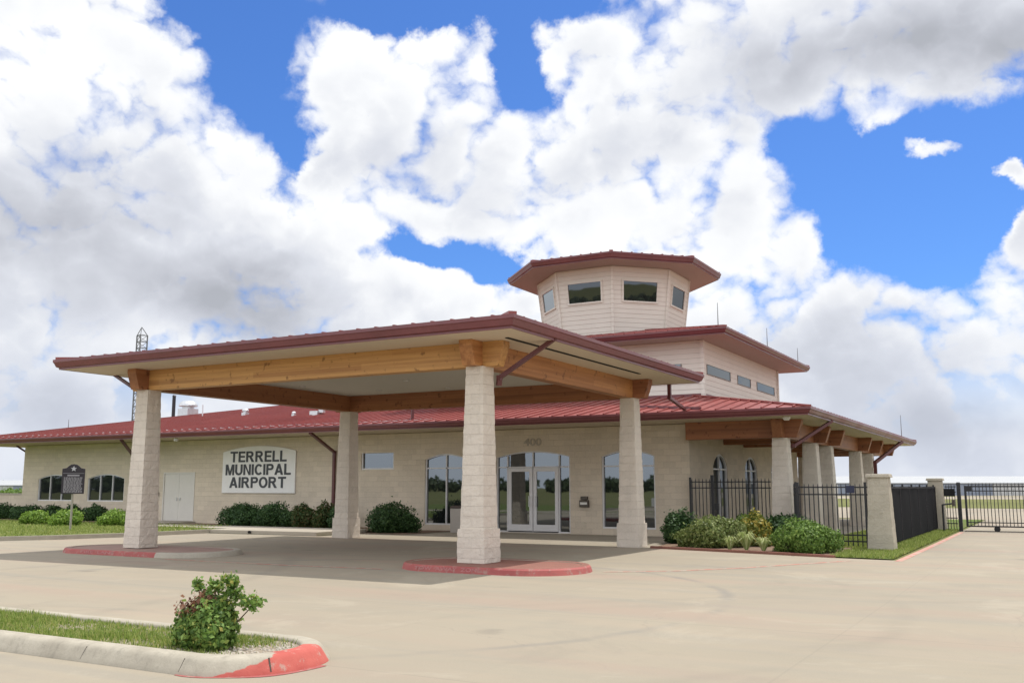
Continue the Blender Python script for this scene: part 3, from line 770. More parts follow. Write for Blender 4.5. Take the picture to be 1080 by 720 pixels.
# entrance: arched opening with sidelights, transom and two glazed leaves
ent = window(F, -17.87, -14.87, .02, 2.69, 2.90, T, [(-17.42, None, None), (-15.32, None, None), (-16.37, 2.3, None)], 2.33, .05, name='entrance_frame')
for (a, b_, hx) in ((-17.385, -16.385, -16.50), (-16.355, -15.355, -16.24)):
    d = MB(); st = .13
    y0, y1 = YF+.03, YF+.09
    d.box(a, a+st, y0, y1, .03, 2.30); d.box(b_-st, b_, y0, y1, .03, 2.30); d.box(a+st, b_-st, y0, y1, 2.17, 2.30); d.box(a+st, b_-st, y0, y1, .03, .30)
    do = d.build('entrance_door', 'white_frame', T)
    MB().poly([(a+st, y0+.03, .30), (b_-st, y0+.03, .30), (b_-st, y0+.03, 2.17), (a+st, y0+.03, 2.17)]).build('glass', 'glass', do, fix=False)
    h = MB().tube((hx, YF-.035, .92), (hx, YF-.035, 1.30), .014); h.tube((hx, YF-.035, .96), (hx, YF+.04, .96), .01); h.tube((hx, YF-.035, 1.26), (hx, YF+.04, 1.26), .01)
    h.build('handle', 'steel', do)
# white service doors
cutter(F, [(-35.36, -.02), (-33.36, -.02), (-33.36, 2.28), (-35.36, 2.28)], .08)
fr = MB(); fr.box(-35.36, -35.30, YF-.02, YF+.07, .0, 2.28); fr.box(-33.42, -33.36, YF-.02, YF+.07, .0, 2.28); fr.box(-35.30, -33.42, YF-.02, YF+.07, 2.22, 2.28)
fr.build('door_frame', 'door_white', T)
for a, b_, hx in ((-35.295, -34.365, -34.46), (-34.355, -33.425, -34.26)):
    do = MB().box(a, b_, YF+.015, YF+.06, .14, 2.215).build('service_door', 'door_white', T)
    MB().box(hx-.02, hx+.02, YF-.03, YF+.015, 1.02, 1.16).build('handle', 'steel', do)
# east wall windows, tall arched
for (a, b_) in ((33.2, 34.9), (37.2, 38.95), (41.2, 42.9)):
    window(Em, a, b_, .06, 2.35, 2.80, T, [((a+b_)/2, None, None)], 2.25, .06, 'white_frame', 'glass_dark', label='tall arched window under the side porch')
# rear stub of masonry behind the porch
bo = body.build('masonry_wall', 'wall_block', T)
ct = cut.build('cutter', 'wall_block')
md = bo.modifiers.new('cut', 'BOOLEAN'); md.operation = 'DIFFERENCE'; md.solver = 'EXACT'; md.object = ct
ct.location = -Vector((0, 0, 0))
dg = bpy.context.evaluated_depsgraph_get(); nm = bpy.data.meshes.new_from_object(bo.evaluated_get(dg)); bo.modifiers.clear(); bo.data = nm
bpy.data.objects.remove(ct)

# main roof
RX0, RX1, RY0, RY1 = -47.9, -6.15, 28.55, 52.8
RC = [(RX0,RY0),(RX1,RY0),(RX1,RY1),(RX0,RY1)]
main_roof = hip_roof(MB(), RX0-.05, RX1+.05, RY0-.05, RY1+.05, 3.93, .186, .46).build('main_roof', 'roof_red', T)
fascia_ring(MB(), RC, 3.70, 3.93).build('fascia', 'fascia_red', T)
MB().poly([(RX0,RY0,3.705),(RX1,RY0,3.705),(RX1,RY1,3.705),(RX0,RY1,3.705)]).build('soffit', 'soffit', T, fix=False)
RP = lambda y: 3.93+.186*(y-RY0)
# clerestory level
CX0, CX1, CY0, CY1 = -22.45, -10.92, 33.66, 44.5
uw = MB().box(CX0, CX1, CY0, CY1, 4.3, 6.93)
for x, y in ((CX0,CY0),(CX1,CY0),(CX1,CY1),(CX0,CY1)): uw.cbox(x, y, 4.3, 6.925, .14)
upper = uw.build('upper_wall', 'siding', T)
Fu = front_map(CY0); Eu = east_map(CX1)
for (a, b_) in ((34.1, 37.05), (38.05, 39.95), (40.95, 43.9)):
    window(Eu, a, b_, 5.72, 6.09, 6.09, T, (), None, .035, 'bronze_frame', 'glass', do_cut=False, n0=-.02, n1=.025, name='clerestory_window')
for (a, b_) in ((-14.7, -11.72), (-17.6, -15.7), (-21.6, -18.7)):
    window(Fu, a, b_, 5.72, 6.10, 6.10, T, (), None, .035, 'bronze_frame', 'glass', do_cut=False, n0=-.02, n1=.025, name='clerestory_window')
ec = [(-23.6,32.55),(-9.75,32.55),(-9.75,45.55),(-23.6,45.55)]
upper_roof = hip_roof(MB(), -23.65, -9.7, 32.5, 45.6, 7.17, .19, .42).build('upper_roof', 'roof_red', T)
fascia_ring(MB(), ec, 6.93, 7.17).build('upper_fascia', 'fascia_red', T)
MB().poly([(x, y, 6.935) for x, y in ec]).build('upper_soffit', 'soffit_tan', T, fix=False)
fl = MB(); fl.ring([(CX0,CY0),(CX1,CY0),(CX1,CY1),(CX0,CY1)], [(.0, 4.6), (.03, 4.6), (.03, 4.98), (.0, 4.98)]); fl.build('flashing', 'fascia_red', T)
# octagonal control tower, walls leaning outwards
tc = Vector((-16.69, 39.0, 0))
def octo(r, z, rot=22.5): return [Vector((tc.x+r*math.sin(R(-(rot+45*k))), tc.y+r*math.cos(R(-(rot+45*k))), z)) for k in range(8)]  # CCW
RB, RT, ZB, ZT = 2.98, 3.38, 7.5, 10.68
b8, t8 = octo(RB, ZB), octo(RT, ZT)
tw = MB().add(b8+t8, [(k, (k+1)%8, 8+(k+1)%8, 8+k) for k in range(8)]+[tuple(range(8, 16)), tuple(range(8))[::-1]])
for k in range(8): tw.bar(b8[k].lerp(t8[k], .02), t8[k].lerp(b8[k], .01), .10, .10, (tc-b8[k]))
tower = tw.build('control_tower', 'siding', T)
for k in range(8):
    p0, p1, q0, q1 = b8[k], b8[(k+1)%8], t8[k], t8[(k+1)%8]
    def S(u, v, n=0.):
        a = p0.lerp(p1, u); c = q0.lerp(q1, u); nn = (p1-p0).cross(q0-p0).normalized()
        return a.lerp(c, v)+nn*n
    v0, v1 = (9.21-ZB)/(ZT-ZB), (10.16-ZB)/(ZT-ZB); u0, u1 = .17, .83; fw = .03; fv = .022
    wf = MB(); o_ = [(u0,v0),(u1,v0),(u1,v1),(u0,v1)]; i_ = [(u0+fw,v0+fv),(u1-fw,v0+fv),(u1-fw,v1-fv),(u0+fw,v1-fv)]
    vs = [S(u,v,.05) for u,v in o_]+[S(u,v,.05) for u,v in i_]+[S(u,v,-.02) for u,v in o_]+[S(u,v,.0) for u,v in i_]
    wf.mat(0)
    for i in range(4):
        j = (i+1)%4; kk0 = len(wf.v)
    wf.add(vs, [f for i in range(4) for f in ((i,(i+1)%4,4+(i+1)%4,4+i), (8+i,8+(i+1)%4,(i+1)%4,i), (4+i,4+(i+1)%4,12+(i+1)%4,12+i))])
    wf.mat(1).add([S(u,v,.012) for u,v in i_], [(0,1,2,3)])
    wf.build('tower_window', ['siding', 'glass_dark'], tower)
e8 = octo(4.66, 0); ec8 = [(v.x, v.y) for v in e8]
trf = MB(); ap = Vector((tc.x, tc.y, 10.96+4.66*.10))
rim = octo(4.72, 10.96)
for k in range(8):
    a, b_ = rim[k], rim[(k+1)%8]; trf.poly([a, b_, ap]); trf.bar(a+Vector((0,0,.03)), ap+Vector((0,0,.03)), .15, .07)
    for j in range(1, 8):
        p = a.lerp(b_, j/8); t = 1-abs(2*j/8-1); q = p.lerp(ap, t*.92); trf.bar(p+Vector((0,0,.02)), q+Vector((0,0,.02)), .05, .05)
trf.build('tower_roof', 'roof_red', T)
fascia_ring(MB(), ec8, 10.69, 10.96).build('tower_fascia', 'fascia_red', T)
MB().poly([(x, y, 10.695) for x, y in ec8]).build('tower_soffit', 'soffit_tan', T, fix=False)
# roof furniture
def mushroom(x, y, r, h, par, zr, name):
    m_ = MB(); m_.cbox(x, y, zr-.25, zr+h*.45, r*1.5); m_.lathe(x, y, [(r*.62, zr+h*.4), (r*.62, zr+h*.62), (r, zr+h*.62), (r*.98, zr+h*.74), (r*.72, zr+h*.93), (r*.3, zr+h)], 18)
    return m_.build(name, 'galvanised', par)
mushroom(-40.6, 36.6, .50, .82, main_roof, RP(36.6), 'exhaust_fan')
mushroom(-34.7, 34.9, .17, .36, main_roof, RP(34.9), 'roof_vent')
mushroom(-30.1, 33.3, .10, .22, main_roof, RP(33.3), 'roof_vent')
fd = MB().box(-29.0, -28.55, 33.1, 33.45, RP(33.3)-.1, RP(33.3)+.18); fd.lathe(-28.45, 33.3, [(.15, RP(33.3)+.1), (.15, RP(33.3)+.28), (.05, RP(33.3)+.36)], 12); fd.build('roof_vent', 'galvanised', main_roof)
MB().tube((-38.2, 35.4, RP(35.4)-.1), (-38.2, 35.4, RP(35.4)+.62), .03).build('vent_pipe', 'pale_metal', main_roof)
MB().tube((-20.9, 29.6, RP(29.6)-.1), (-20.9, 29.6, RP(29.6)+.45), .06).build('vent_pipe', 'downspout_red', main_roof)
for (x, y, z0, h, p) in ((-10.05, 32.85, 7.2, .9, upper_roof), (-9.95, 39.2, 7.2, .9, upper_roof), (-9.95, 44.6, 7.2, .75, upper_roof), (-6.4, 50.2, 3.95, 1.15, main_roof),
                         (-46.9, 29.4, 4.0, .8, main_roof), (-41.3, 35.1, RP(35.1), .55, main_roof), (-36.6, 40.0, RP(39.6), .6, main_roof), (-44.3, 32.1, RP(32.1), .5, main_roof)):
    MB().tube((x, y, z0-.06), (x, y, z0+h), .022, 6, .010).lathe(x, y, [(.05, z0-.06), (.03, z0+.06)], 8).build('lightning_rod', 'mast_steel', p)
# snow of small bright clamps along the eave
cl = MB()
for i in range(60):
    x = -46.8+i*.46; cl.cbox(x, RY0+.5, RP(RY0+.5)+.01, RP(RY0+.5)+.055, .06, .05)
cl.bar((-46.9, RY0+.5, RP(RY0+.5)+.03), (-19.5, RY0+.5, RP(RY0+.5)+.03), .012, .012); cl.build('snow_guard', 'galvanised', main_roof)
# rain diverter over the entrance corner
MB().bar((-13.0, 30.9, RP(30.9)+.03), (-9.45, 28.75, RP(28.75)+.05), .10, .10).build('rain_diverter', 'fascia_red', main_roof)
def rough_taper(mb, x, y, z0, z1, w0, w1, seed, jit=.0045, cell=.085):
    """battered square shaft whose faces are broken up like split-face stone"""
    r = random.Random(seed); nz = max(3, int((z1-z0)/cell)); ns = 6; vs = []; fs = []; m = ns*4
    for i in range(nz+1):
        t = i/nz; z = z0+(z1-z0)*t; w = (w0+(w1-w0)*t)/2
        for k in range(m):
            sd, f = divmod(k, ns); f = -1+2*f/ns
            px, py = ((f, -1), (1, f), (-f, 1), (-1, -f))[sd]
            corner = (k % ns == 0); c = .965 if corner else 1.
            j = w*c+r.uniform(-jit, jit)
            vs.append((x+px*j+(0 if corner else r.uniform(-.004, .004)), y+py*j, z+(r.uniform(-.012, .012) if 0 < i < nz else 0)))
    for i in range(nz):
        for k in range(m): fs.append((i*m+k, i*m+(k+1)%m, (i+1)*m+(k+1)%m, (i+1)*m+k))
    fs.append(tuple(range(m))[::-1]); fs.append(tuple(nz*m+k for k in range(m)))
    return mb.add(vs, fs)
SEED = [100]
def column(x, y, zt, w0, w1, parent, plinth=None, mat='column_block', zb=-.02):
    SEED[0] += 1; c = rough_taper(MB(), x, y, zb, zt, w0, w1, SEED[0]).build('column', mat, parent)
    if plinth: rough_taper(MB(), x, y, zb, plinth[1], plinth[0], plinth[0]*.985, SEED[0]+50, .006).build('plinth', mat, c)
    return c
def beam_x(x0, x1, y, z0, z1, w, mat, parent, cut0=.14, cut1=.14):
    """glulam along X with its lower corners cut back"""
    return MB().prism([(x0, y-w/2, z1), (x0, y-w/2, z1-.10), (x0+cut0, y-w/2, z0), (x1-cut1, y-w/2, z0), (x1, y-w/2, z1-.10), (x1, y-w/2, z1)], (0, w, 0)).build('beam', mat, parent, bevel=.008)
def beam_y(y0, y1, x, z0, z1, w, mat, parent, cut0=.14, cut1=.14):
    return MB().prism([(x-w/2, y0, z1), (x-w/2, y0, z1-.10), (x-w/2, y0+cut0, z0), (x-w/2, y1-cut1, z0), (x-w/2, y1, z1-.10), (x-w/2, y1, z1)], (w, 0, 0)).build('beam', mat, parent, bevel=.008)
# side porch: battered columns in pairs, a beam along them and cross beams to the wall
PX = -7.42
for y in (30.45, 34.6, 37.2, 43.3, 46.4):
    column(PX, y, 3.13, .66, .47, T)
for x in (-12.05, -11.2): column(x, 50.4, 3.13, .6, .45, T)
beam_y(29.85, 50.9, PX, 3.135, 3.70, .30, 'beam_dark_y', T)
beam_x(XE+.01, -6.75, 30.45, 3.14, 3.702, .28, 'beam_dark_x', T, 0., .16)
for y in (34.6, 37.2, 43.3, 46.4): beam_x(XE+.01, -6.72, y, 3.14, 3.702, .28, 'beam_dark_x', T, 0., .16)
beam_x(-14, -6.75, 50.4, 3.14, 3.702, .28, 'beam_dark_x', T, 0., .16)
def downspout(pts, parent, w=.085, mat='downspout_red'):
    m_ = MB(); m_.path(pts, w, w*.8)
    for p in pts[1:-1]: m_.cbox(p[0], p[1], p[2]-w*.5, p[2]+w*.5, w*.98)
    return m_.build('downspout', mat, parent)
downspout([(-25.02, 28.62, 3.70), (-25.42, 30.58, 3.02), (-25.42, 30.60, .12)], T, .11)
downspout([(-35.85, 28.62, 3.70), (-37.3, 30.56, 3.02), (-37.3, 30.60, .12)], T, .11)
downspout([(-46.0, 30.45, 3.70), (-45.68, 30.85, 3.36), (-45.68, 30.95, 3.2), (-45.68, 30.97, .1)], T, .11)
downspout([(-6.15, 32.0, 3.72), (-7.1, 30.72, 2.90), (-7.3, 30.80, 2.75), (-7.3, 30.82, .05)], T, .11)
downspout([(-6.15, 48.2, 3.72), (-7.1, 46.3, 2.72), (-7.1, 46.28, .05)], T, .15)
for x in (-33.9, -32.7):
    MB().lathe(x, 28.9, [(.05, 3.70), (.09, 3.66), (.10, 3.58), (.05, 3.55)], 12).build('floodlight', 'white_frame', T)
MB().lathe(-6.95, 29.3, [(.12, 3.70), (.12, 3.66), (.07, 3.60)], 14).build('soffit_light', 'lamp_white', T)

# ------------------------------------------------------------------ entrance canopy
K = thing('entrance_canopy', (-15.2, 21, 0), 'drive through entrance canopy with low red roof, timber beams and four pale battered columns', 'canopy')
KX0, KX1, KY0, KY1 = -21.95, -8.72, 15.52, 26.55
KC = [(KX0,KY0),(KX1,KY0),(KX1,KY1),(KX0,KY1)]
hip_roof(MB(), KX0-.06, KX1+.06, KY0-.06, KY1+.06, 4.815, .055, .45, (.045, .03)).build('roof', 'roof_red', K)
fascia_ring(MB(), KC, 4.565, 4.815).build('fascia', 'fascia_red', K)
# outer soffit ring and the ceiling between the beams
sf = MB(); i4 = [(-20.1,17.0),(-10.35,17.0),(-10.35,24.9),(-20.1,24.9)]
for k in range(4): j = (k+1)%4; sf.poly([(*KC[k],4.572),(*KC[j],4.572),(*i4[j],4.572),(*i4[k],4.572)])
sof = sf.build('soffit', 'soffit', K, fix=False)
MB().box(-9.42, -9.34, 16.5, 23.6, 4.556, 4.570).build('soffit_vent', 'black_slot', sof)
ce = MB().poly([(*p, 4.568) for p in i4]).build('ceiling', 'ceiling', K, fix=False)
for (x, y) in ((-19.3,21.7),(-18.0,23.7),(-15.7,21.9),(-15.8,24.2),(-13.2,22.3),(-12.0,19.5),(-17.0,19.0)):
    MB().lathe(x, y, [(.09, 4.566), (.10, 4.55), (.065, 4.548)], 14).build('recessed_light', 'lamp_white', ce)
for (x, y) in ((-20.2,16.9),(-10.25,16.9),(-20.2,25.0),(-10.25,25.0)):
    zb = .12 if y < 20 else -.02
    column(x, y, 4.06, .60, .43, K, None if (y < 20 and x < -15) else (.66, zb+.66), zb=zb)
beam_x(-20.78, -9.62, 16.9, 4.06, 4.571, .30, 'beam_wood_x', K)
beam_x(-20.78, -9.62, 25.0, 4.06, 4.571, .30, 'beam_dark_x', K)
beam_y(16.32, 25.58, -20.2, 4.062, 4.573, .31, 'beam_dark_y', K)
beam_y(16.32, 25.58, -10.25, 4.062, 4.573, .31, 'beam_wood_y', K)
downspout([(-21.9, 17.15, 4.60), (-20.5, 17.05, 3.95), (-20.46, 17.2, 3.8), (-20.48, 17.2, .15)], K, .085)
downspout([(-8.72, 17.35, 4.62), (-9.95, 17.2, 3.86), (-9.98, 17.22, 3.7)], K, .10)
downspout([(-9.62, 26.50, 4.6), (-9.62, 26.5, 4.18), (-9.95, 28.75, 4.02)], K, .10)

# ------------------------------------------------------------------ signs and fittings on the front wall
sg = thing('wall_sign', (-29.55, YF, 1.36), 'pale arched wall sign reading TERRELL MUNICIPAL AIRPORT in dark letters', 'sign')
o2 = arch_pts(-31.63, -27.48, 1.37, 3.12, 3.36, 16)
MB().prism([(u, YF-.004, z) for u, z in o2], (0, -.07, 0)).build('board', 'sign_white', sg, bevel=.006)
yl = YF-.075
def glyph(ch, S=.205):
    """outlines of one bold capital of height 1; returns (polygons, width)"""
    def rect(x0, y0, x1, y1): return [(x0,y0),(x1,y0),(x1,y1),(x0,y1)]
    def arc(cx, cy, rx, ry, a0, a1, n=18):
        out = []
        for k in range(n):
            t0, t1 = R(a0+(a1-a0)*k/n), R(a0+(a1-a0)*(k+1)/n)
            out.append([(cx+(rx-S)*math.cos(t0), cy+(ry-S*.9)*math.sin(t0)), (cx+rx*math.cos(t0), cy+ry*math.sin(t0)), (cx+rx*math.cos(t1), cy+ry*math.sin(t1)), (cx+(rx-S)*math.cos(t1), cy+(ry-S*.9)*math.sin(t1))])
        return out
    h = S*.88
    if ch == 'T': return [rect(0, 1-h, .80, 1), rect(.40-S/2, 0, .40+S/2, 1-h)], .80
    if ch == 'E': return [rect(0, 0, S, 1), rect(S, 0, .72, h), rect(S, 1-h, .70, 1), rect(S, .5-h*.42, .66, .5+h*.5)], .72
    if ch == 'L': return [rect(0, 0, S, 1), rect(S, 0, .68, h)], .68
    if ch == 'I': return [rect(0, 0, S, 1)], S
    if ch in 'PR':
        w = .76; g = [rect(0, 0, S, 1), rect(S, 1-h, w-.29, 1), rect(S, .44, w-.29, .44+h)]+arc(w-.29, .72, .29, .28, -90, 90)
        if ch == 'R': g.append([(.36, .44), (.62, 0), (.88, 0), (.58, .46)]); w = .88
        return g, w
    if ch == 'A': return [[(0,0),(.23,0),(.56,1),(.345,1)], [(.345,1),(.56,1),(.905,0),(.675,0)], rect(.24, .21, .66, .21+h)], .905
    if ch == 'N': return [rect(0, 0, S*.95, 1), rect(.80-S*.95, 0, .80, 1), [(S*.4,1),(S*.95+.02,1),(.80-S*.4,0),(.80-S*.95-.02,0)]], .80
    if ch == 'M': return [rect(0, 0, S*.95, 1), rect(.95-S*.95, 0, .95, 1), [(S*.5,1),(S*.95+.06,1),(.475+.10,0),(.475-.10,0)], [(.95-S*.95-.06,1),(.95-S*.5,1),(.475+.10,0),(.475-.10,0)]], .95
    if ch == 'U': return [rect(0, .36, S, 1), rect(.80-S, .36, .80, 1)]+arc(.40, .36, .40, .37, 180, 360), .80
    if ch == 'O': return arc(.45, .5, .45, .51, 0, 360, 32), .90
    if ch == 'C': return arc(.44, .5, .44, .51, 42, 318, 28), .82
def sign_word(word, x0, z0, width, height, y, parent):
    gs = [glyph(c) for c in word]; gap = .11; tot = sum(g[1] for g in gs)+gap*(len(word)-1); k = width/tot; x = 0.; m_ = MB(); q = 0
    for polys, w in gs:
        for p in polys:
            d_ = .016+.0004*(q % 7); q += 1
            m_.prism([(x0+(x+u)*k, y-.0005, z0+v*height) for u, v in p], (0, -d_, 0))
        x += w+gap
    return m_.build('lettering', 'letter_dark', parent)
sign_word('TERRELL', -31.18, 2.68, 3.22, .46, yl, sg)
sign_word('MUNICIPAL', -31.43, 2.13, 3.72, .46, yl, sg)
sign_word('AIRPORT', -31.18, 1.59, 3.22, .46, yl, sg)
nb = thing('house_number', (-16.4, YF, 3.1), 'grey metal house number 400 above the glass entrance doors', 'number')
text_mesh('digits', '400', -16.72, YF-.003, 3.09, .72, .27, 'number_grey', nb, bold=.02)
bx = thing('wall_box', (-14.31, YF, .95), 'small bronze box with a white label on the wall right of the entrance doors', 'box')
MB().box(-14.48, -14.14, YF-.11, YF-.003, .93, 1.17).box(-14.44, -14.18, YF-.09, YF-.003, 1.18, 1.30).build('housing', 'bronze_box', bx, bevel=.012)
MB().box(-14.44, -14.18, YF-.118, YF-.111, 1.02, 1.10).build('label_plate', 'label_white', bx)
tb = thing('bin', (-18.62, 29.9, 0), 'square tan litter bin beside the left entrance window, behind the front column', 'bin')
MB().taper(-18.9, 29.75, .0, .86, .44, .46).build('bin_body', 'soffit_tan', tb, bevel=.02); MB().taper(-18.9, 29.75, .86, .96, .50, .40).build('lid', 'table_brown', tb, bevel=.02)
sbx = thing('wall_box', (-36.05, YF, 1.2), 'small dark electrical box on the wall left of the white service doors', 'box')
MB().box(-35.82, -35.6, YF-.09, YF-.003, 1.22, 1.40).build('housing', 'bronze_box', sbx, bevel=.01)

# historical marker
hm = thing('historical_marker', (-30.9, 22.75, .1), 'dark cast historical marker plaque with star crest on a slim pole in the left lawn', 'marker')
MB().tube((-30.9, 22.75, .0), (-30.9, 22.75, 1.5), .038, 12).build('post', 'post_grey', hm)
pl = [(-31.28,1.38),(-30.52,1.38),(-30.52,2.27),(-30.66,2.30),(-30.72,2.36),(-30.80,2.42),(-30.9,2.44),(-31.0,2.42),(-31.08,2.36),(-31.14,2.30),(-31.28,2.27)]
pq = MB().prism([(x, 22.70, z) for x, z in pl], (0, -.05, 0)).build('plaque', 'dark_bronze', hm, bevel=.008)
st = MB(); c5 = (-30.9, 2.27)
star = [(c5[0]+(.105 if k % 2 == 0 else .045)*math.sin(k*math.pi/5), 22.649, c5[1]+(.105 if k % 2 == 0 else .045)*math.cos(k*math.pi/5)) for k in range(10)]
st.prism(star, (0, -.012, 0)); st.build('star', 'silver_star', pq)
ln = MB(); r = random.Random(3)
for k in range(17):
    z = 2.03-k*.037; x = -31.21
    if k in (0,): ln.box(-31.1, -30.7, 22.643, 22.6495, z-.02, z+.03); continue
    if k == 1: continue
    while x < -30.62:
        w = r.uniform(.03, .10); ln.box(x, min(x+w, -30.59), 22.645, 22.6495, z-.011, z+.011); x += w+.02
ln.box(-31.26, -30.54, 22.646, 22.6495, 2.105, 2.115)
ln.build('inscription', 'silver_text', pq)
hm.rotation_euler = (0, 0, R(46))

# ------------------------------------------------------------------ fences, pillars, gate
def pillar(x, y, label):
    t = thing('stone_pillar', (x, y, 0), label, 'pillar', 'stone fence pillars')
    rough_taper(MB(), x, y, -.03, 1.86, .66, .50, int(y*10)).build('shaft', 'pillar_stone', t)
    MB().taper(x, y, 1.86, 1.95, .60, .56).build('cap', 'pillar_stone', t, bevel=.015)
pillar(-4.0, 26.55, 'nearest square stone fence pillar standing on the lawn between open fence and black screen')
pillar(-4.0, 39.9, 'far square stone fence pillar at the end of the black screen, left of the gate')
def picket_fence(p, q, h, label, z0=.06, posts=(0., 1.), group='black iron fence sections', rails=(.13, -.26, -.07), sp=.115, hang=.05):
    p = Vector((*p, 0)); q = Vector((*q, 0)); L = (q-p).length; d = (q-p)/L
    t = thing('iron_fence', ((p.x+q.x)/2, (p.y+q.y)/2, 0), label, 'fence', group)
    pk = MB(); n = max(2, int(L/sp))
    for i in range(n):
        c = p+d*(L*(i+.5)/n); pk.cbox(c.x, c.y, z0, h-.03, .024); pk.taper(c.x, c.y, h-.03, h+.05, .025, .004)
    pk.build('pickets', 'black_metal', t)
    for rz in rails:
        z = z0+rz if rz > 0 else h+rz
        MB().bar((p.x, p.y, z), (q.x, q.y, z), .035, .035).build('rail', 'black_metal', t)
    for f in posts:
        c = p+d*L*f; MB().cbox(c.x, c.y, -.03, h+.08, .06).build('post', 'black_metal', t)
    return t
picket_fence((-10.4, 30.4), (-7.78, 30.4), 1.85, 'black iron fence section with latch post between the wall corner and corner porch column', posts=(.0, .28))
lk = [o for o in col.objects if o.name.startswith('iron_fence')][-1]
MB().cbox(-9.65, 30.36, -.03, 2.0, .09).build('post', 'black_metal', lk); MB().cbox(-9.52, 30.36, .9, 1.1, .12).build('latch', 'black_metal', lk)
picket_fence((-6.1, 26.62), (-4.3, 26.55), 1.66, 'short black iron fence section between the bed and the nearest stone pillar', z0=.10, posts=(0., .97), rails=(.28, .12, -.24, -.05))
picket_fence((-6.1, 26.7), (-7.05, 30.25), 1.68, 'black iron fence section running back from the bed to the corner column', posts=(.5,))
picket_fence((-3.68, 39.85), (-3.3, 39.85), 1.68, 'narrow black iron fence section between the far pillar and the gate post', posts=(), rails=(.42, .22, -.24, -.05), sp=.09)
# screened run
sf_ = thing('screen_fence', (-4.0, 33.2, 0), 'black fabric screened fence between the two stone pillars', 'fence')
scn = MB(); r = random.Random(8); ny = 44
ys = [26.9+12.7*i/ny for i in range(ny+1)]; vs = []; fs = []
for i, y in enumerate(ys):
    sag = .035*math.sin((y-26.9)/12.7*math.pi*7)**2
    for z in (.10, .5, .95, 1.35, 1.64-sag):
        vs.append((-3.97+.008*math.sin(y*2.6+z*1.7)+r.uniform(-.004, .004), y, z))
for i in range(ny):
    for j in range(4): fs.append((i*5+j, (i+1)*5+j, (i+1)*5+j+1, i*5+j+1))
scn.add(vs, fs); scn.build('screen_fabric', 'screen_black', sf_, smooth=True)
for k in range(7):
    y = 26.95+k*2.08; MB().cbox(-4.03, y, -.03, 1.70, .055).build('post', 'black_metal', sf_)
sm_ = MB()
for k in range(6): y = 27.95+k*2.08; sm_.box(-3.962, -3.955, y-.009, y+.009, .12, 1.6)
sm_.bar((-3.958, 26.95, 1.6), (-3.958, 39.5, 1.6), .008, .02); sm_.build('seam', 'dark_bronze', sf_)
for z in (.5, 1.0, 1.62): MB().bar((-4.06, 26.9, z), (-4.06, 39.6, z), .03, .035).build('rail', 'black_metal', sf_)
# fence plaques
pn = thing('fence_sign', (-4.75, 26.5, 1.5), 'small dark navy square sign hung on the short iron fence near the stone pillar', 'sign')
MB().box(-4.83, -4.62, 26.53, 26.55, 1.46, 1.65).build('plate', 'navy_sign', pn); MB().box(-4.80, -4.77, 26.55, 26.6, 1.5, 1.53).box(-4.68, -4.65, 26.55, 26.6, 1.5, 1.53).build('bracket', 'black_metal', pn)
pn2 = thing('fence_sign', (-3.5, 39.75, 1.4), 'black rectangular sign on the narrow fence section left of the gate post', 'sign')
MB().box(-3.72, -3.34, 39.78, 39.80, 1.28, 1.56).build('plate', 'black_slot', pn2); MB().box(-3.6, -3.46, 39.80, 39.84, 1.4, 1.43).build('bracket', 'black_metal', pn2)
# sliding gate and its post
gp = thing('gate_post', (-3.2, 39.8, 0), 'thick black steel guide post at the left end of the sliding gate', 'post')
MB().cbox(-3.2, 39.8, -.03, 1.74, .13).build('shaft', 'black_metal', gp); MB().taper(-3.2, 39.8, 1.74, 1.80, .16, .10).build('cap', 'black_metal', gp)
gt = thing('sliding_gate', (.2, 39.85, 0), 'black iron sliding gate with pickets and a ground roller at the right edge', 'gate')
g0, g1 = -2.98, 4.6
fr = MB()
for z in (.19, .33, 1.48, 1.64): fr.bar((g0, 39.85, z), (g1, 39.85, z), .05, .05 if z in (.19, 1.64) else .035)
fr.cbox(g0, 39.85, .17, 1.67, .075); fr.cbox(g1, 39.85, .17, 1.67, .075); fr.cbox((g0+g1)/2, 39.85, .17, 1.67, .06)
fr.box(g0, g0+.22, 39.815, 39.83, 1.46, 1.66)
fr.build('frame', 'black_metal', gt)
pk = MB(); n = int((g1-g0)/.118)
for i in range(1, n): x = g0+(g1-g0)*i/n; pk.cbox(x, 39.85, .2, 1.72, .026); pk.taper(x, 39.85, 1.72, 1.79, .02, .003)
pk.build('pickets', 'black_metal', gt)
for x in (-2.0, 2.6): MB().tube((x, 39.81, .10), (x, 39.89, .10), .105, 18).build('roller', 'rubber', gt)
structure(MB().box(-3.1, 9, 39.82, 39.88, 0, .03).build('gate_track', 'bronze_box'))
kp = thing('keypad_pedestal', (-3.68, 38.7, 0), 'black gooseneck keypad pedestal on the lawn before the gate post', 'pedestal')
MB().tube((-3.68, 38.7, -.02), (-3.68, 38.7, 1.0), .035).tube((-3.68, 38.7, .985), (-3.32, 38.7, 1.03), .03).cbox(-3.68, 38.7, .0, .04, .2).build('gooseneck', 'black_metal', kp)
MB().box(-3.36, -3.26, 38.6, 38.8, .93, 1.17).build('keypad', 'bronze_box', kp, bevel=.012)

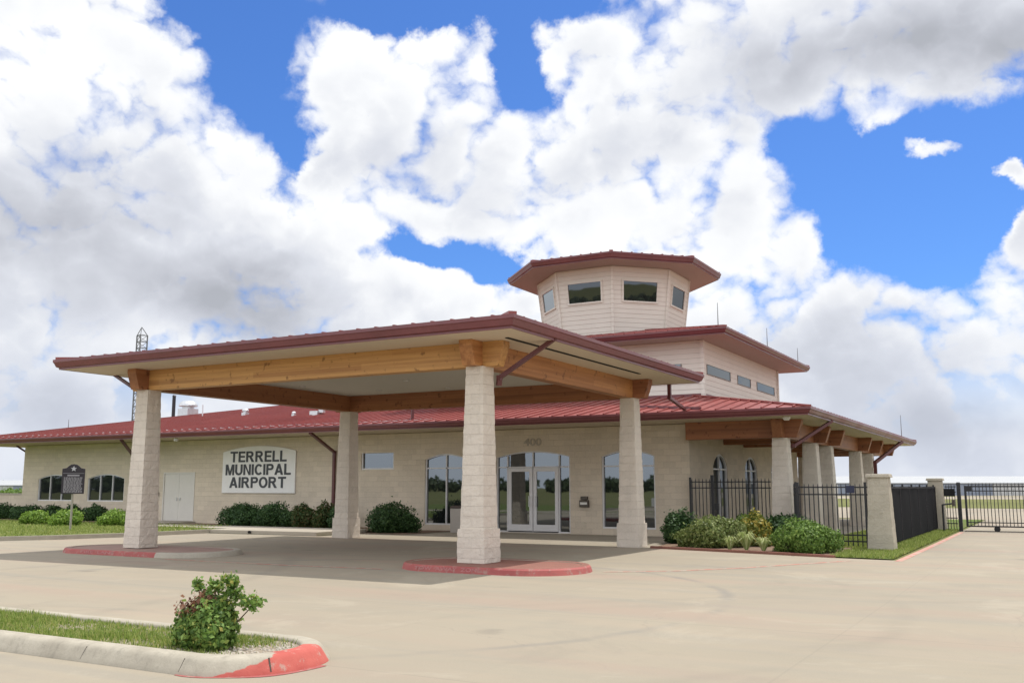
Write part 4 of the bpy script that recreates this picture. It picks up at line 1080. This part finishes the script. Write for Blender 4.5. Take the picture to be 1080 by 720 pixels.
# picnic table on the side porch lawn
pt = thing('picnic_table', (-5.3, 45.6, 0), 'dark brown picnic table behind the iron fence under the side porch eave', 'table')
t_ = MB()
for i in range(5): t_.box(-6.2, -4.4, 45.25+i*.15, 45.385+i*.15, .74, .78)
t_.build('tabletop', 'table_brown', pt)
for y in (44.85, 46.1): MB().box(-6.2, -4.4, y, y+.13, .43, .47).box(-6.2, -4.4, y+.145, y+.275, .43, .47).build('bench_seat', 'table_brown', pt)
for x in (-5.95, -4.65):
    MB().bar((x, 45.0, 0), (x, 45.5, .74), .09, .04).bar((x, 46.25, 0), (x, 45.75, .74), .09, .04).bar((x, 44.85, .41), (x, 46.4, .41), .04, .09).build('leg_frame', 'table_brown', pt)

# screen wall to the left of the building
sw = thing('screen_wall', (-55, YF+.1, 0), 'low tan block wall running left from the terminal corner', 'wall')
MB().box(-70, -45.62, YF+.05, YF+.3, -.05, 1.24).build('masonry', 'wall_block', sw); MB().box(-70, -45.62, YF+.02, YF+.33, 1.24, 1.32).build('coping', 'pillar_stone', sw, bevel=.01)
# drain outlets in the left kerb
for i, (x, y, lab) in enumerate([(-27.3, 20.3, 'small dark drain outlet in the left kerb behind the front left column'), (-24.6, 25.18, 'small dark drain outlet in the sidewalk kerb below the shrubs')]):
    dd = thing('drain_outlet', (x, y, .06), lab, 'drain', 'kerb drain outlets')
    MB().tube((x-.02, y+.08, .075), (x+.05, y-.08, .075), .05, 12).build('pipe', 'black_slot', dd)

# ------------------------------------------------------------------ mast, pole, far buildings, far vehicles
lm = thing('lattice_mast', (-73, 60, 0), 'slim steel lattice radio mast behind the left roof', 'mast')
m_ = MB(); cxm, cym = -73.2, 60.0; w = .62; H = 15.6
legs = [(cxm-w*.82, cym-w*.1), (cxm+w*.5, cym-w*.55), (cxm+w*.45, cym+w*.75)]
for x, y in legs: m_.tube((x, y, 0), (x, y, H), .065, 6)
for i in range(26):
    z = H*i/26; z2 = H*(i+1)/26
    for a in range(3):
        p, q = legs[a], legs[(a+1)%3]
        m_.tube((*p, z2), (*q, z2), .03, 5); m_.tube((*p, z), (*q, z2), .026, 5)
for x, y in legs: m_.tube((x, y, H), (cxm, cym, H+.75), .035, 6)
m_.build('lattice', 'mast_steel', lm)
po = thing('pole', (-68.4, 60, 0), 'plain dark pole behind the roof beside the exhaust fan', 'pole')
MB().tube((-68.4, 60, 0), (-68.4, 60, 9.7), .17, 10, .15).build('shaft', 'dark_bronze', po); MB().lathe(-68.4, 60, [(.2, 9.7), (.1, 9.8)], 10).build('cap', 'dark_bronze', po)

def gable_building(name, c, ang, L, D, ze, zr, wall, roof, label, cat='building', doors=0, group=None):
    t = thing(name, (c[0], c[1], 0), label, cat, group); u = Vector((math.cos(R(ang)), math.sin(R(ang)), 0)); v = Vector((-u.y, u.x, 0)); C0 = Vector((c[0], c[1], 0))
    P = lambda a, b_, z: C0+u*a+v*b_+Vector((0,0,z))
    b_ = MB(); h = L/2; d = D/2
    b_.add([P(-h,-d,-.1),P(h,-d,-.1),P(h,d,-.1),P(-h,d,-.1),P(-h,-d,ze),P(h,-d,ze),P(h,d,ze),P(-h,d,ze),P(-h,0,zr-.05),P(h,0,zr-.05)],
           [(0,1,5,4),(2,3,7,6),(3,0,4,8,7),(1,2,6,9,5)]); b_.build('wall', wall, t)
    r_ = MB(); e = .4; r_.add([P(-h-e,-d-e,ze-.02),P(h+e,-d-e,ze-.02),P(h+e,0,zr),P(-h-e,0,zr),P(h+e,d+e,ze-.02),P(-h-e,d+e,ze-.02),
                               P(-h-e,-d-e,ze-.2),P(h+e,-d-e,ze-.2),P(h+e,d+e,ze-.2),P(-h-e,d+e,ze-.2)], [(0,1,2,3),(3,2,4,5),(0,6,7,1),(5,4,8,9)]); r_.build('roof', roof, t)
    if doors:
        for i in range(doors):
            a0 = -h+L*(i+.08)/doors; a1 = -h+L*(i+.92)/doors; dm = MB(); n = 6
            for k in range(n):
                x0 = a0+(a1-a0)*k/n+.04; x1 = a0+(a1-a0)*(k+1)/n-.04
                q = [P(x0,-d-.04,.0),P(x1,-d-.04,.0),P(x1,-d-.04,ze*.88),P(x0,-d-.04,ze*.88)]; dm.prism(q, v*-.08)
            dm.build('hangar_door', 'hangar_cream' if (i % 4 == 1) else 'hangar_wall', t)
    return t
gable_building('hangar', (-3, 236), 29, 130, 16, 2.6, 4.0, 'hangar_wall', 'hangar_roof', 'long low blue grey hangar row with white roof across the apron beyond the gate', 'hangar', 13)
gable_building('hangar', (-300, 196), 29, 34, 16, 2.4, 4.0, 'hangar_cream', 'hangar_roof', 'small white metal hangar on the horizon at the far left', 'hangar', 3)
fb = bush(-100, 66, 0, 6, 1.6, 'leaf_mid', 'wide bush on the field beyond the low wall at the far left', 61, 900, .3)
def car(x, y, ang, L, W, kind, paint, label, cat):
    """small vehicle; axis x is its length, front at +x"""
    t = thing(kind, (x, y, 0), label, cat); cs, sn = math.cos(R(ang)), math.sin(R(ang))
    T_ = lambda a, b_, z: (x+a*cs-b_*sn, y+a*sn+b_*cs, z)
    def side(poly, b0, b1, name, mat, par, bev=.03):
        m__ = MB(); k = len(poly)
        m__.add([T_(a, b0, z) for a, z in poly]+[T_(a, b1, z) for a, z in poly], [tuple(range(k)), tuple(range(k, 2*k))[::-1]]+[(i, (i+1)%k, k+(i+1)%k, k+i) for i in range(k)])
        return m__.build(name, mat, par, bevel=bev)
    h = L/2
    bd = side([(-h,.45),(-h,.95),(-h*.15,.98),(-h*.10,1.02),(h*.38,1.02),(h*.92,.92),(h,.80),(h,.42),(h*.82,.36),(-h*.8,.36)], -W/2, W/2, 'body', paint, t)
    side([(-h*.12,1.0),(-h*.08,1.68),(h*.12,1.74),(h*.22,1.66),(h*.42,1.0)], -W/2+.1, W/2-.1, 'cab', paint, t)
    for sgn in (-1, 1):
        side([(-h*.06,1.08),(-h*.04,1.6),(h*.12,1.64),(h*.18,1.58),(h*.34,1.08)], sgn*(W/2-.098), sgn*(W/2-.088), 'side_window', 'car_glass', t, 0)
        side([(-h*.999,.7),(-h*.999,.9),(-h-.02,.9),(-h-.02,.7)], sgn*(W/2-.3), sgn*(W/2-.05), 'tail_light', 'lamp_amber', t, 0)
        side([(h*.99,.62),(h*.99,.8),(h+.02,.8),(h+.02,.62)], sgn*(W/2-.42), sgn*(W/2-.08), 'headlight', 'lamp_white', t, 0)
        for a in (-h*.62, h*.62):
            w_ = MB().tube(T_(a, sgn*(W/2-.22), .37), T_(a, sgn*(W/2+.01), .37), .37, 18).build('wheel', 'rubber', t)
            MB().tube(T_(a, sgn*(W/2-.05), .37), T_(a, sgn*(W/2+.02), .37), .21, 12).build('rim', 'steel', w_)
    return t
car(3.8, 178, 29, 4.9, 1.9, 'pickup_truck', 'car_red', 'dark red pickup parked before the long hangar beyond the gate', 'pickup truck')
car(-19.5, 3.5, 15, 5.4, 1.95, 'pickup_truck', 'car_white', 'white pickup parked left of the near island, seen mirrored in the right entrance window', 'pickup truck')
# far tree belt all round the field
r = np.random.default_rng(77); P = []; N = []
def belt(az0, az1, dist, hmin, hmax, k):
    for i in range(k):
        az = R(r.uniform(az0, az1)); d = dist*r.uniform(.92, 1.1); x, y = d*math.sin(az), d*math.cos(az); h = r.uniform(hmin, hmax); w = h*r.uniform(.7, 1.4)
        q = r.normal(0, 1, (90, 3)); q /= np.linalg.norm(q, axis=1)[:, None]; q *= r.uniform(.5, 1, (90, 1)); q[:, 2] = np.maximum(q[:, 2], -.9)
        P.append(np.array([x, y, h*.5])+q*np.array([w*.6, w*.6, h*.5])); N.append(q)
belt(-140, -62, 430, 5, 9, 260); belt(-62, -54, 900, 5, 9, 70)
belt(-260, -140, 300, 3., 6, 300); belt(-140, -70, 320, 3., 6.5, 260)
P = np.concatenate(P); N = np.concatenate(N)
o = bpy.data.objects.new('treeline', leaf_mesh('treeline', P, N, 1.7, 78, 'tree_leaf', .8)); col.objects.link(o); tag(o, 'distant belt of dark trees round the field', 'trees', None, 'stuff')
# the far grass strips and apron line beyond the gate
sheet('grass_strip', [(-120,86),(120,86),(160,150),(-140,150)], -.002, 'field_grass')
sheet('taxiway', [(-150,150),(200,150),(240,330),(-150,330)], -.003, 'pavement_concrete')
sheet('grass_strip', [(-60,178),(120,228),(118,236),(-62,186)], .0, 'field_grass')
#SKY
# ------------------------------------------------------------------ sky, sun, camera
SUN = Vector((.62, 1.75, 4.75)).normalized()
el = math.asin(SUN.z); az = math.atan2(SUN.x, SUN.y)
w = bpy.data.worlds.new('World'); sc.world = w; w.use_nodes = True
nt = w.node_tree; nt.nodes.clear(); b = NB(nt)
sky = b.n('ShaderNodeTexSky', sky_type='NISHITA'); sky.sun_disc = False; sky.sun_elevation = el; sky.sun_rotation = az
sky.air_density = 1.0; sky.dust_density = .6; sky.ozone_density = 2.0
d = b.vmath('NORMALIZE', b.n('ShaderNodeTexCoord').outputs['Generated'])
s = b.sep(d)
AZ = b.math('MULTIPLY', b.math('ARCTAN2', s[0], s[1]), 57.2958)
EL = b.math('MULTIPLY', b.math('ARCSINE', s[2]), 57.2958)
# ragged wobble so that no outline keeps the shape of its guide ellipse
wob = b.noise(d, 9., 6, .64, 0, 1); ws = b.sep(wob)
AZw = b.math('ADD', AZ, b.math('MULTIPLY', b.math('SUBTRACT', ws[0], .5), 6.5))
ELw = b.math('ADD', EL, b.math('MULTIPLY', b.math('SUBTRACT', ws[1], .5), 5.))
def blobs(lst, A, E_):
    tot = None
    for (a, e, ra, re, wt) in lst:
        u = b.math('MULTIPLY', b.math('SUBTRACT', A, a), 1/ra); v = b.math('MULTIPLY', b.math('SUBTRACT', E_, e), 1/re)
        q = b.math('ADD', b.math('MULTIPLY', u, u), b.math('MULTIPLY', v, v))
        g = b.math('MULTIPLY', b.math('EXPONENT', b.math('MULTIPLY', q, -1.)), wt)
        tot = g if tot is None else b.math('ADD', tot, g)
    return tot
#BLOBS
GAPS = [(-47.7, 26.6, 3.0, 1.9, 0.72), (-45.5, 23.0, 1.9, 2.0, 0.62), (-42.9, 19.3, 1.2, 2.4, 0.48), (-35.9, 27.7, 7.1, 1.3, 0.8), (-28.8, 24.6, 1.6, 3.2, 0.75), (-26.3, 27.7, 3.6, 1.0, 0.5), (-36.0, 14.3, 3.3, 0.9, 0.55), (-29.6, 13.1, 2.2, 1.0, 0.6), (-32.8, 13.8, 2.3, 0.7, 0.4), (-40.9, 18.1, 1.7, 1.2, -0.25), (-9.0, 17.6, 3.1, 3.1, 0.75), (-6.1, 14.5, 3.7, 2.3, 0.8), (-2.4, 18.8, 3.8, 2.4, 0.75), (-2.0, 15.0, 2.8, 1.7, 0.6), (-12.4, 19.6, 1.6, 1.3, 0.4), (-4.3, 12.2, 1.4, 1.3, 0.45), (-9.2, 14.0, 2.1, 1.6, 0.4), (-5.6, 17.8, 2.0, 0.6, -0.62), (-4.4, 18.3, 1.3, 0.4, -0.3), (-6.7, 18.3, 0.7, 0.5, -0.25), (-0.8, 16.4, 1.5, 0.8, -0.7), (-0.7, 13.4, 1.0, 1.1, -0.5), (-7.6, 20.1, 2.0, 0.8, -0.3), (-44.9, 14.1, 2.4, 1.6, -0.3), (-6.5, 9.0, 2.9, 1.3, 0.14), (-3.0, 4.7, 2.3, 1.5, 0.2)]
GREYS = [(-54.1, 16.6, 7.3, 4.5, 0.42), (-56.7, 13.8, 5.5, 3.0, 0.3), (-35.2, 18.9, 6.4, 3.3, 0.24), (-8.6, 24.7, 7.9, 2.7, 0.5), (-1.7, 22.6, 4.7, 2.8, 0.45), (-16.4, 22.5, 6.2, 2.1, 0.24), (-20.5, 20.2, 4.6, 1.9, 0.14), (-44.8, 10.5, 4.8, 2.5, 0.55), (-51.7, 10.6, 7.4, 2.6, 0.32), (-54.7, 4.2, 5.1, 2.0, 0.55), (-8.1, 6.0, 6.4, 3.2, 0.45), (-4.9, 2.7, 6.5, 2.0, 0.45), (-12.0, 9.4, 4.2, 2.2, 0.2), (-28.1, 17.1, 3.5, 1.7, 0.18), (-18.9, 15.7, 3.4, 2.2, 0.14), (-36.2, 11.4, 3.4, 1.2, 0.2), (-42.8, 7.3, 6.5, 2.2, 0.3), (-49.0, 6.0, 3.0, 1.6, 0.2), (-56.0, 22.8, 4.8, 2.9, -0.22), (-10.8, 13.6, 3.1, 3.2, -0.12), (-37.6, 24.9, 6.4, 2.1, -0.15), (-24.7, 14.3, 5.2, 3.3, -0.1), (-50.6, 8.9, 2.0, 1.3, -0.25), (-55.1, 10.9, 2.8, 1.3, -0.15)]
gap = blobs(GAPS, AZw, ELw)
grey = blobs(GREYS, b.math('ADD', AZ, b.math('MULTIPLY', b.math('SUBTRACT', ws[0], .5), 5.)), EL)
def billow(vec, sc_=5.5):
    n0 = b.n('ShaderNodeTexNoise', noise_type='RIDGED_MULTIFRACTAL'); b.link(vec, n0.inputs['Vector'])
    n0.inputs['Scale'].default_value = sc_; n0.inputs['Detail'].default_value = 6.; n0.inputs['Roughness'].default_value = .52
    n0.inputs['Offset'].default_value = .9; n0.inputs['Gain'].default_value = 1.6
    return b.math('SUBTRACT', 1.1, b.math('MULTIPLY', n0.outputs[0], .5))
st = b.vmath('MULTIPLY', d, (1., 1., 1.25))
stw = b.vmath('ADD', st, b.vmath('SCALE', wob, .04))
soft = b.noise(st, 3.4, 3, .5)
def puff(vec):
    return b.math('ADD', b.math('MULTIPLY', b.noise(vec, 8.5, 9, .57, .15), .62), b.math('MULTIPLY', billow(vec, 15.), .30))
dens = puff(stw)
cov = b.math('ADD', b.math('MULTIPLY', b.math('SUBTRACT', dens, .565), 1.15), .68)
cov = b.math('SUBTRACT', b.math('ADD', cov, b.math('MULTIPLY', b.math('SUBTRACT', soft, .5), .35)), gap)
alpha = b.maprange(cov, .32, .60)
dens2 = puff(b.vmath('ADD', stw, (.007, .004, .016)))
rel = b.math('SUBTRACT', dens, dens2)
g = b.math('ADD', grey, b.math('MULTIPLY', b.math('SUBTRACT', soft, .52), .45))
m1 = b.noise(stw, 5.5, 4, .5); m2 = b.noise(b.vmath('ADD', stw, (.02, .012, .05)), 5.5, 4, .5)
g = b.math('SUBTRACT', g, b.math('MULTIPLY', b.math('SUBTRACT', m1, m2), 1.1))
g = b.math('SUBTRACT', g, b.math('MULTIPLY', rel, .9))
g = b.math('SUBTRACT', g, b.maprange(cov, .86, .50, 0, .20))
cc = b.ramp(b.math('ADD', g, .30, clamp=True), [(.0, (1.04, 1.05, 1.06)), (.22, (.94, .955, .98)), (.5, (.73, .755, .82)), (.85, (.53, .55, .61)), (1., (.45, .47, .52))])
# low haze whitens the foot of the sky
hz = b.maprange(EL, 11., 0., 0., .62, False)
cc = b.mix(hz, cc, (.60, .655, .78))
alpha = b.math('MAXIMUM', alpha, b.maprange(EL, 11., 2., 0., 1.))
STR = .12
# unseen clouds behind the camera get added bluish gain to fill the shaded facade
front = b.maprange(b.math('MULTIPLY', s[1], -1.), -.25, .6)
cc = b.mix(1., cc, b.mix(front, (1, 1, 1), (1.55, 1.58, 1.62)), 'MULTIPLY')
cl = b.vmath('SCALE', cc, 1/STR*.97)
skyc = b.mix(1., sky.outputs[0], (.43, .72, 1.20), 'MULTIPLY')
bg = b.n('ShaderNodeBackground'); bg.inputs['Strength'].default_value = STR
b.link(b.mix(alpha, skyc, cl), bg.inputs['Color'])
o = b.n('ShaderNodeOutputWorld'); b.link(bg.outputs[0], o.inputs[0])

sl = bpy.data.lights.new('sun', 'SUN'); sl.energy = 3.6; sl.angle = R(.55); sl.color = (1., .965, .91)
so = bpy.data.objects.new('sun', sl); col.objects.link(so); so.rotation_euler = SUN.to_track_quat('Z', 'Y').to_euler(); so.location = (0, 0, 60)

cam = bpy.data.cameras.new('camera'); co = bpy.data.objects.new('camera', cam); col.objects.link(co)
cam.sensor_width = 36; cam.lens = 33.73; cam.clip_end = 5000; cam.clip_start = .05
co.location = (0, 0, 1.6); co.rotation_euler = (R(90+8.65), 0, R(29.3)); sc.camera = co
sc.view_settings.view_transform = 'Standard'; sc.view_settings.look = 'None'; sc.view_settings.gamma = 1; sc.view_settings.exposure = .07
sc.cycles.max_bounces = 6; sc.cycles.diffuse_bounces = 3; sc.cycles.glossy_bounces = 3; sc.cycles.transmission_bounces = 2
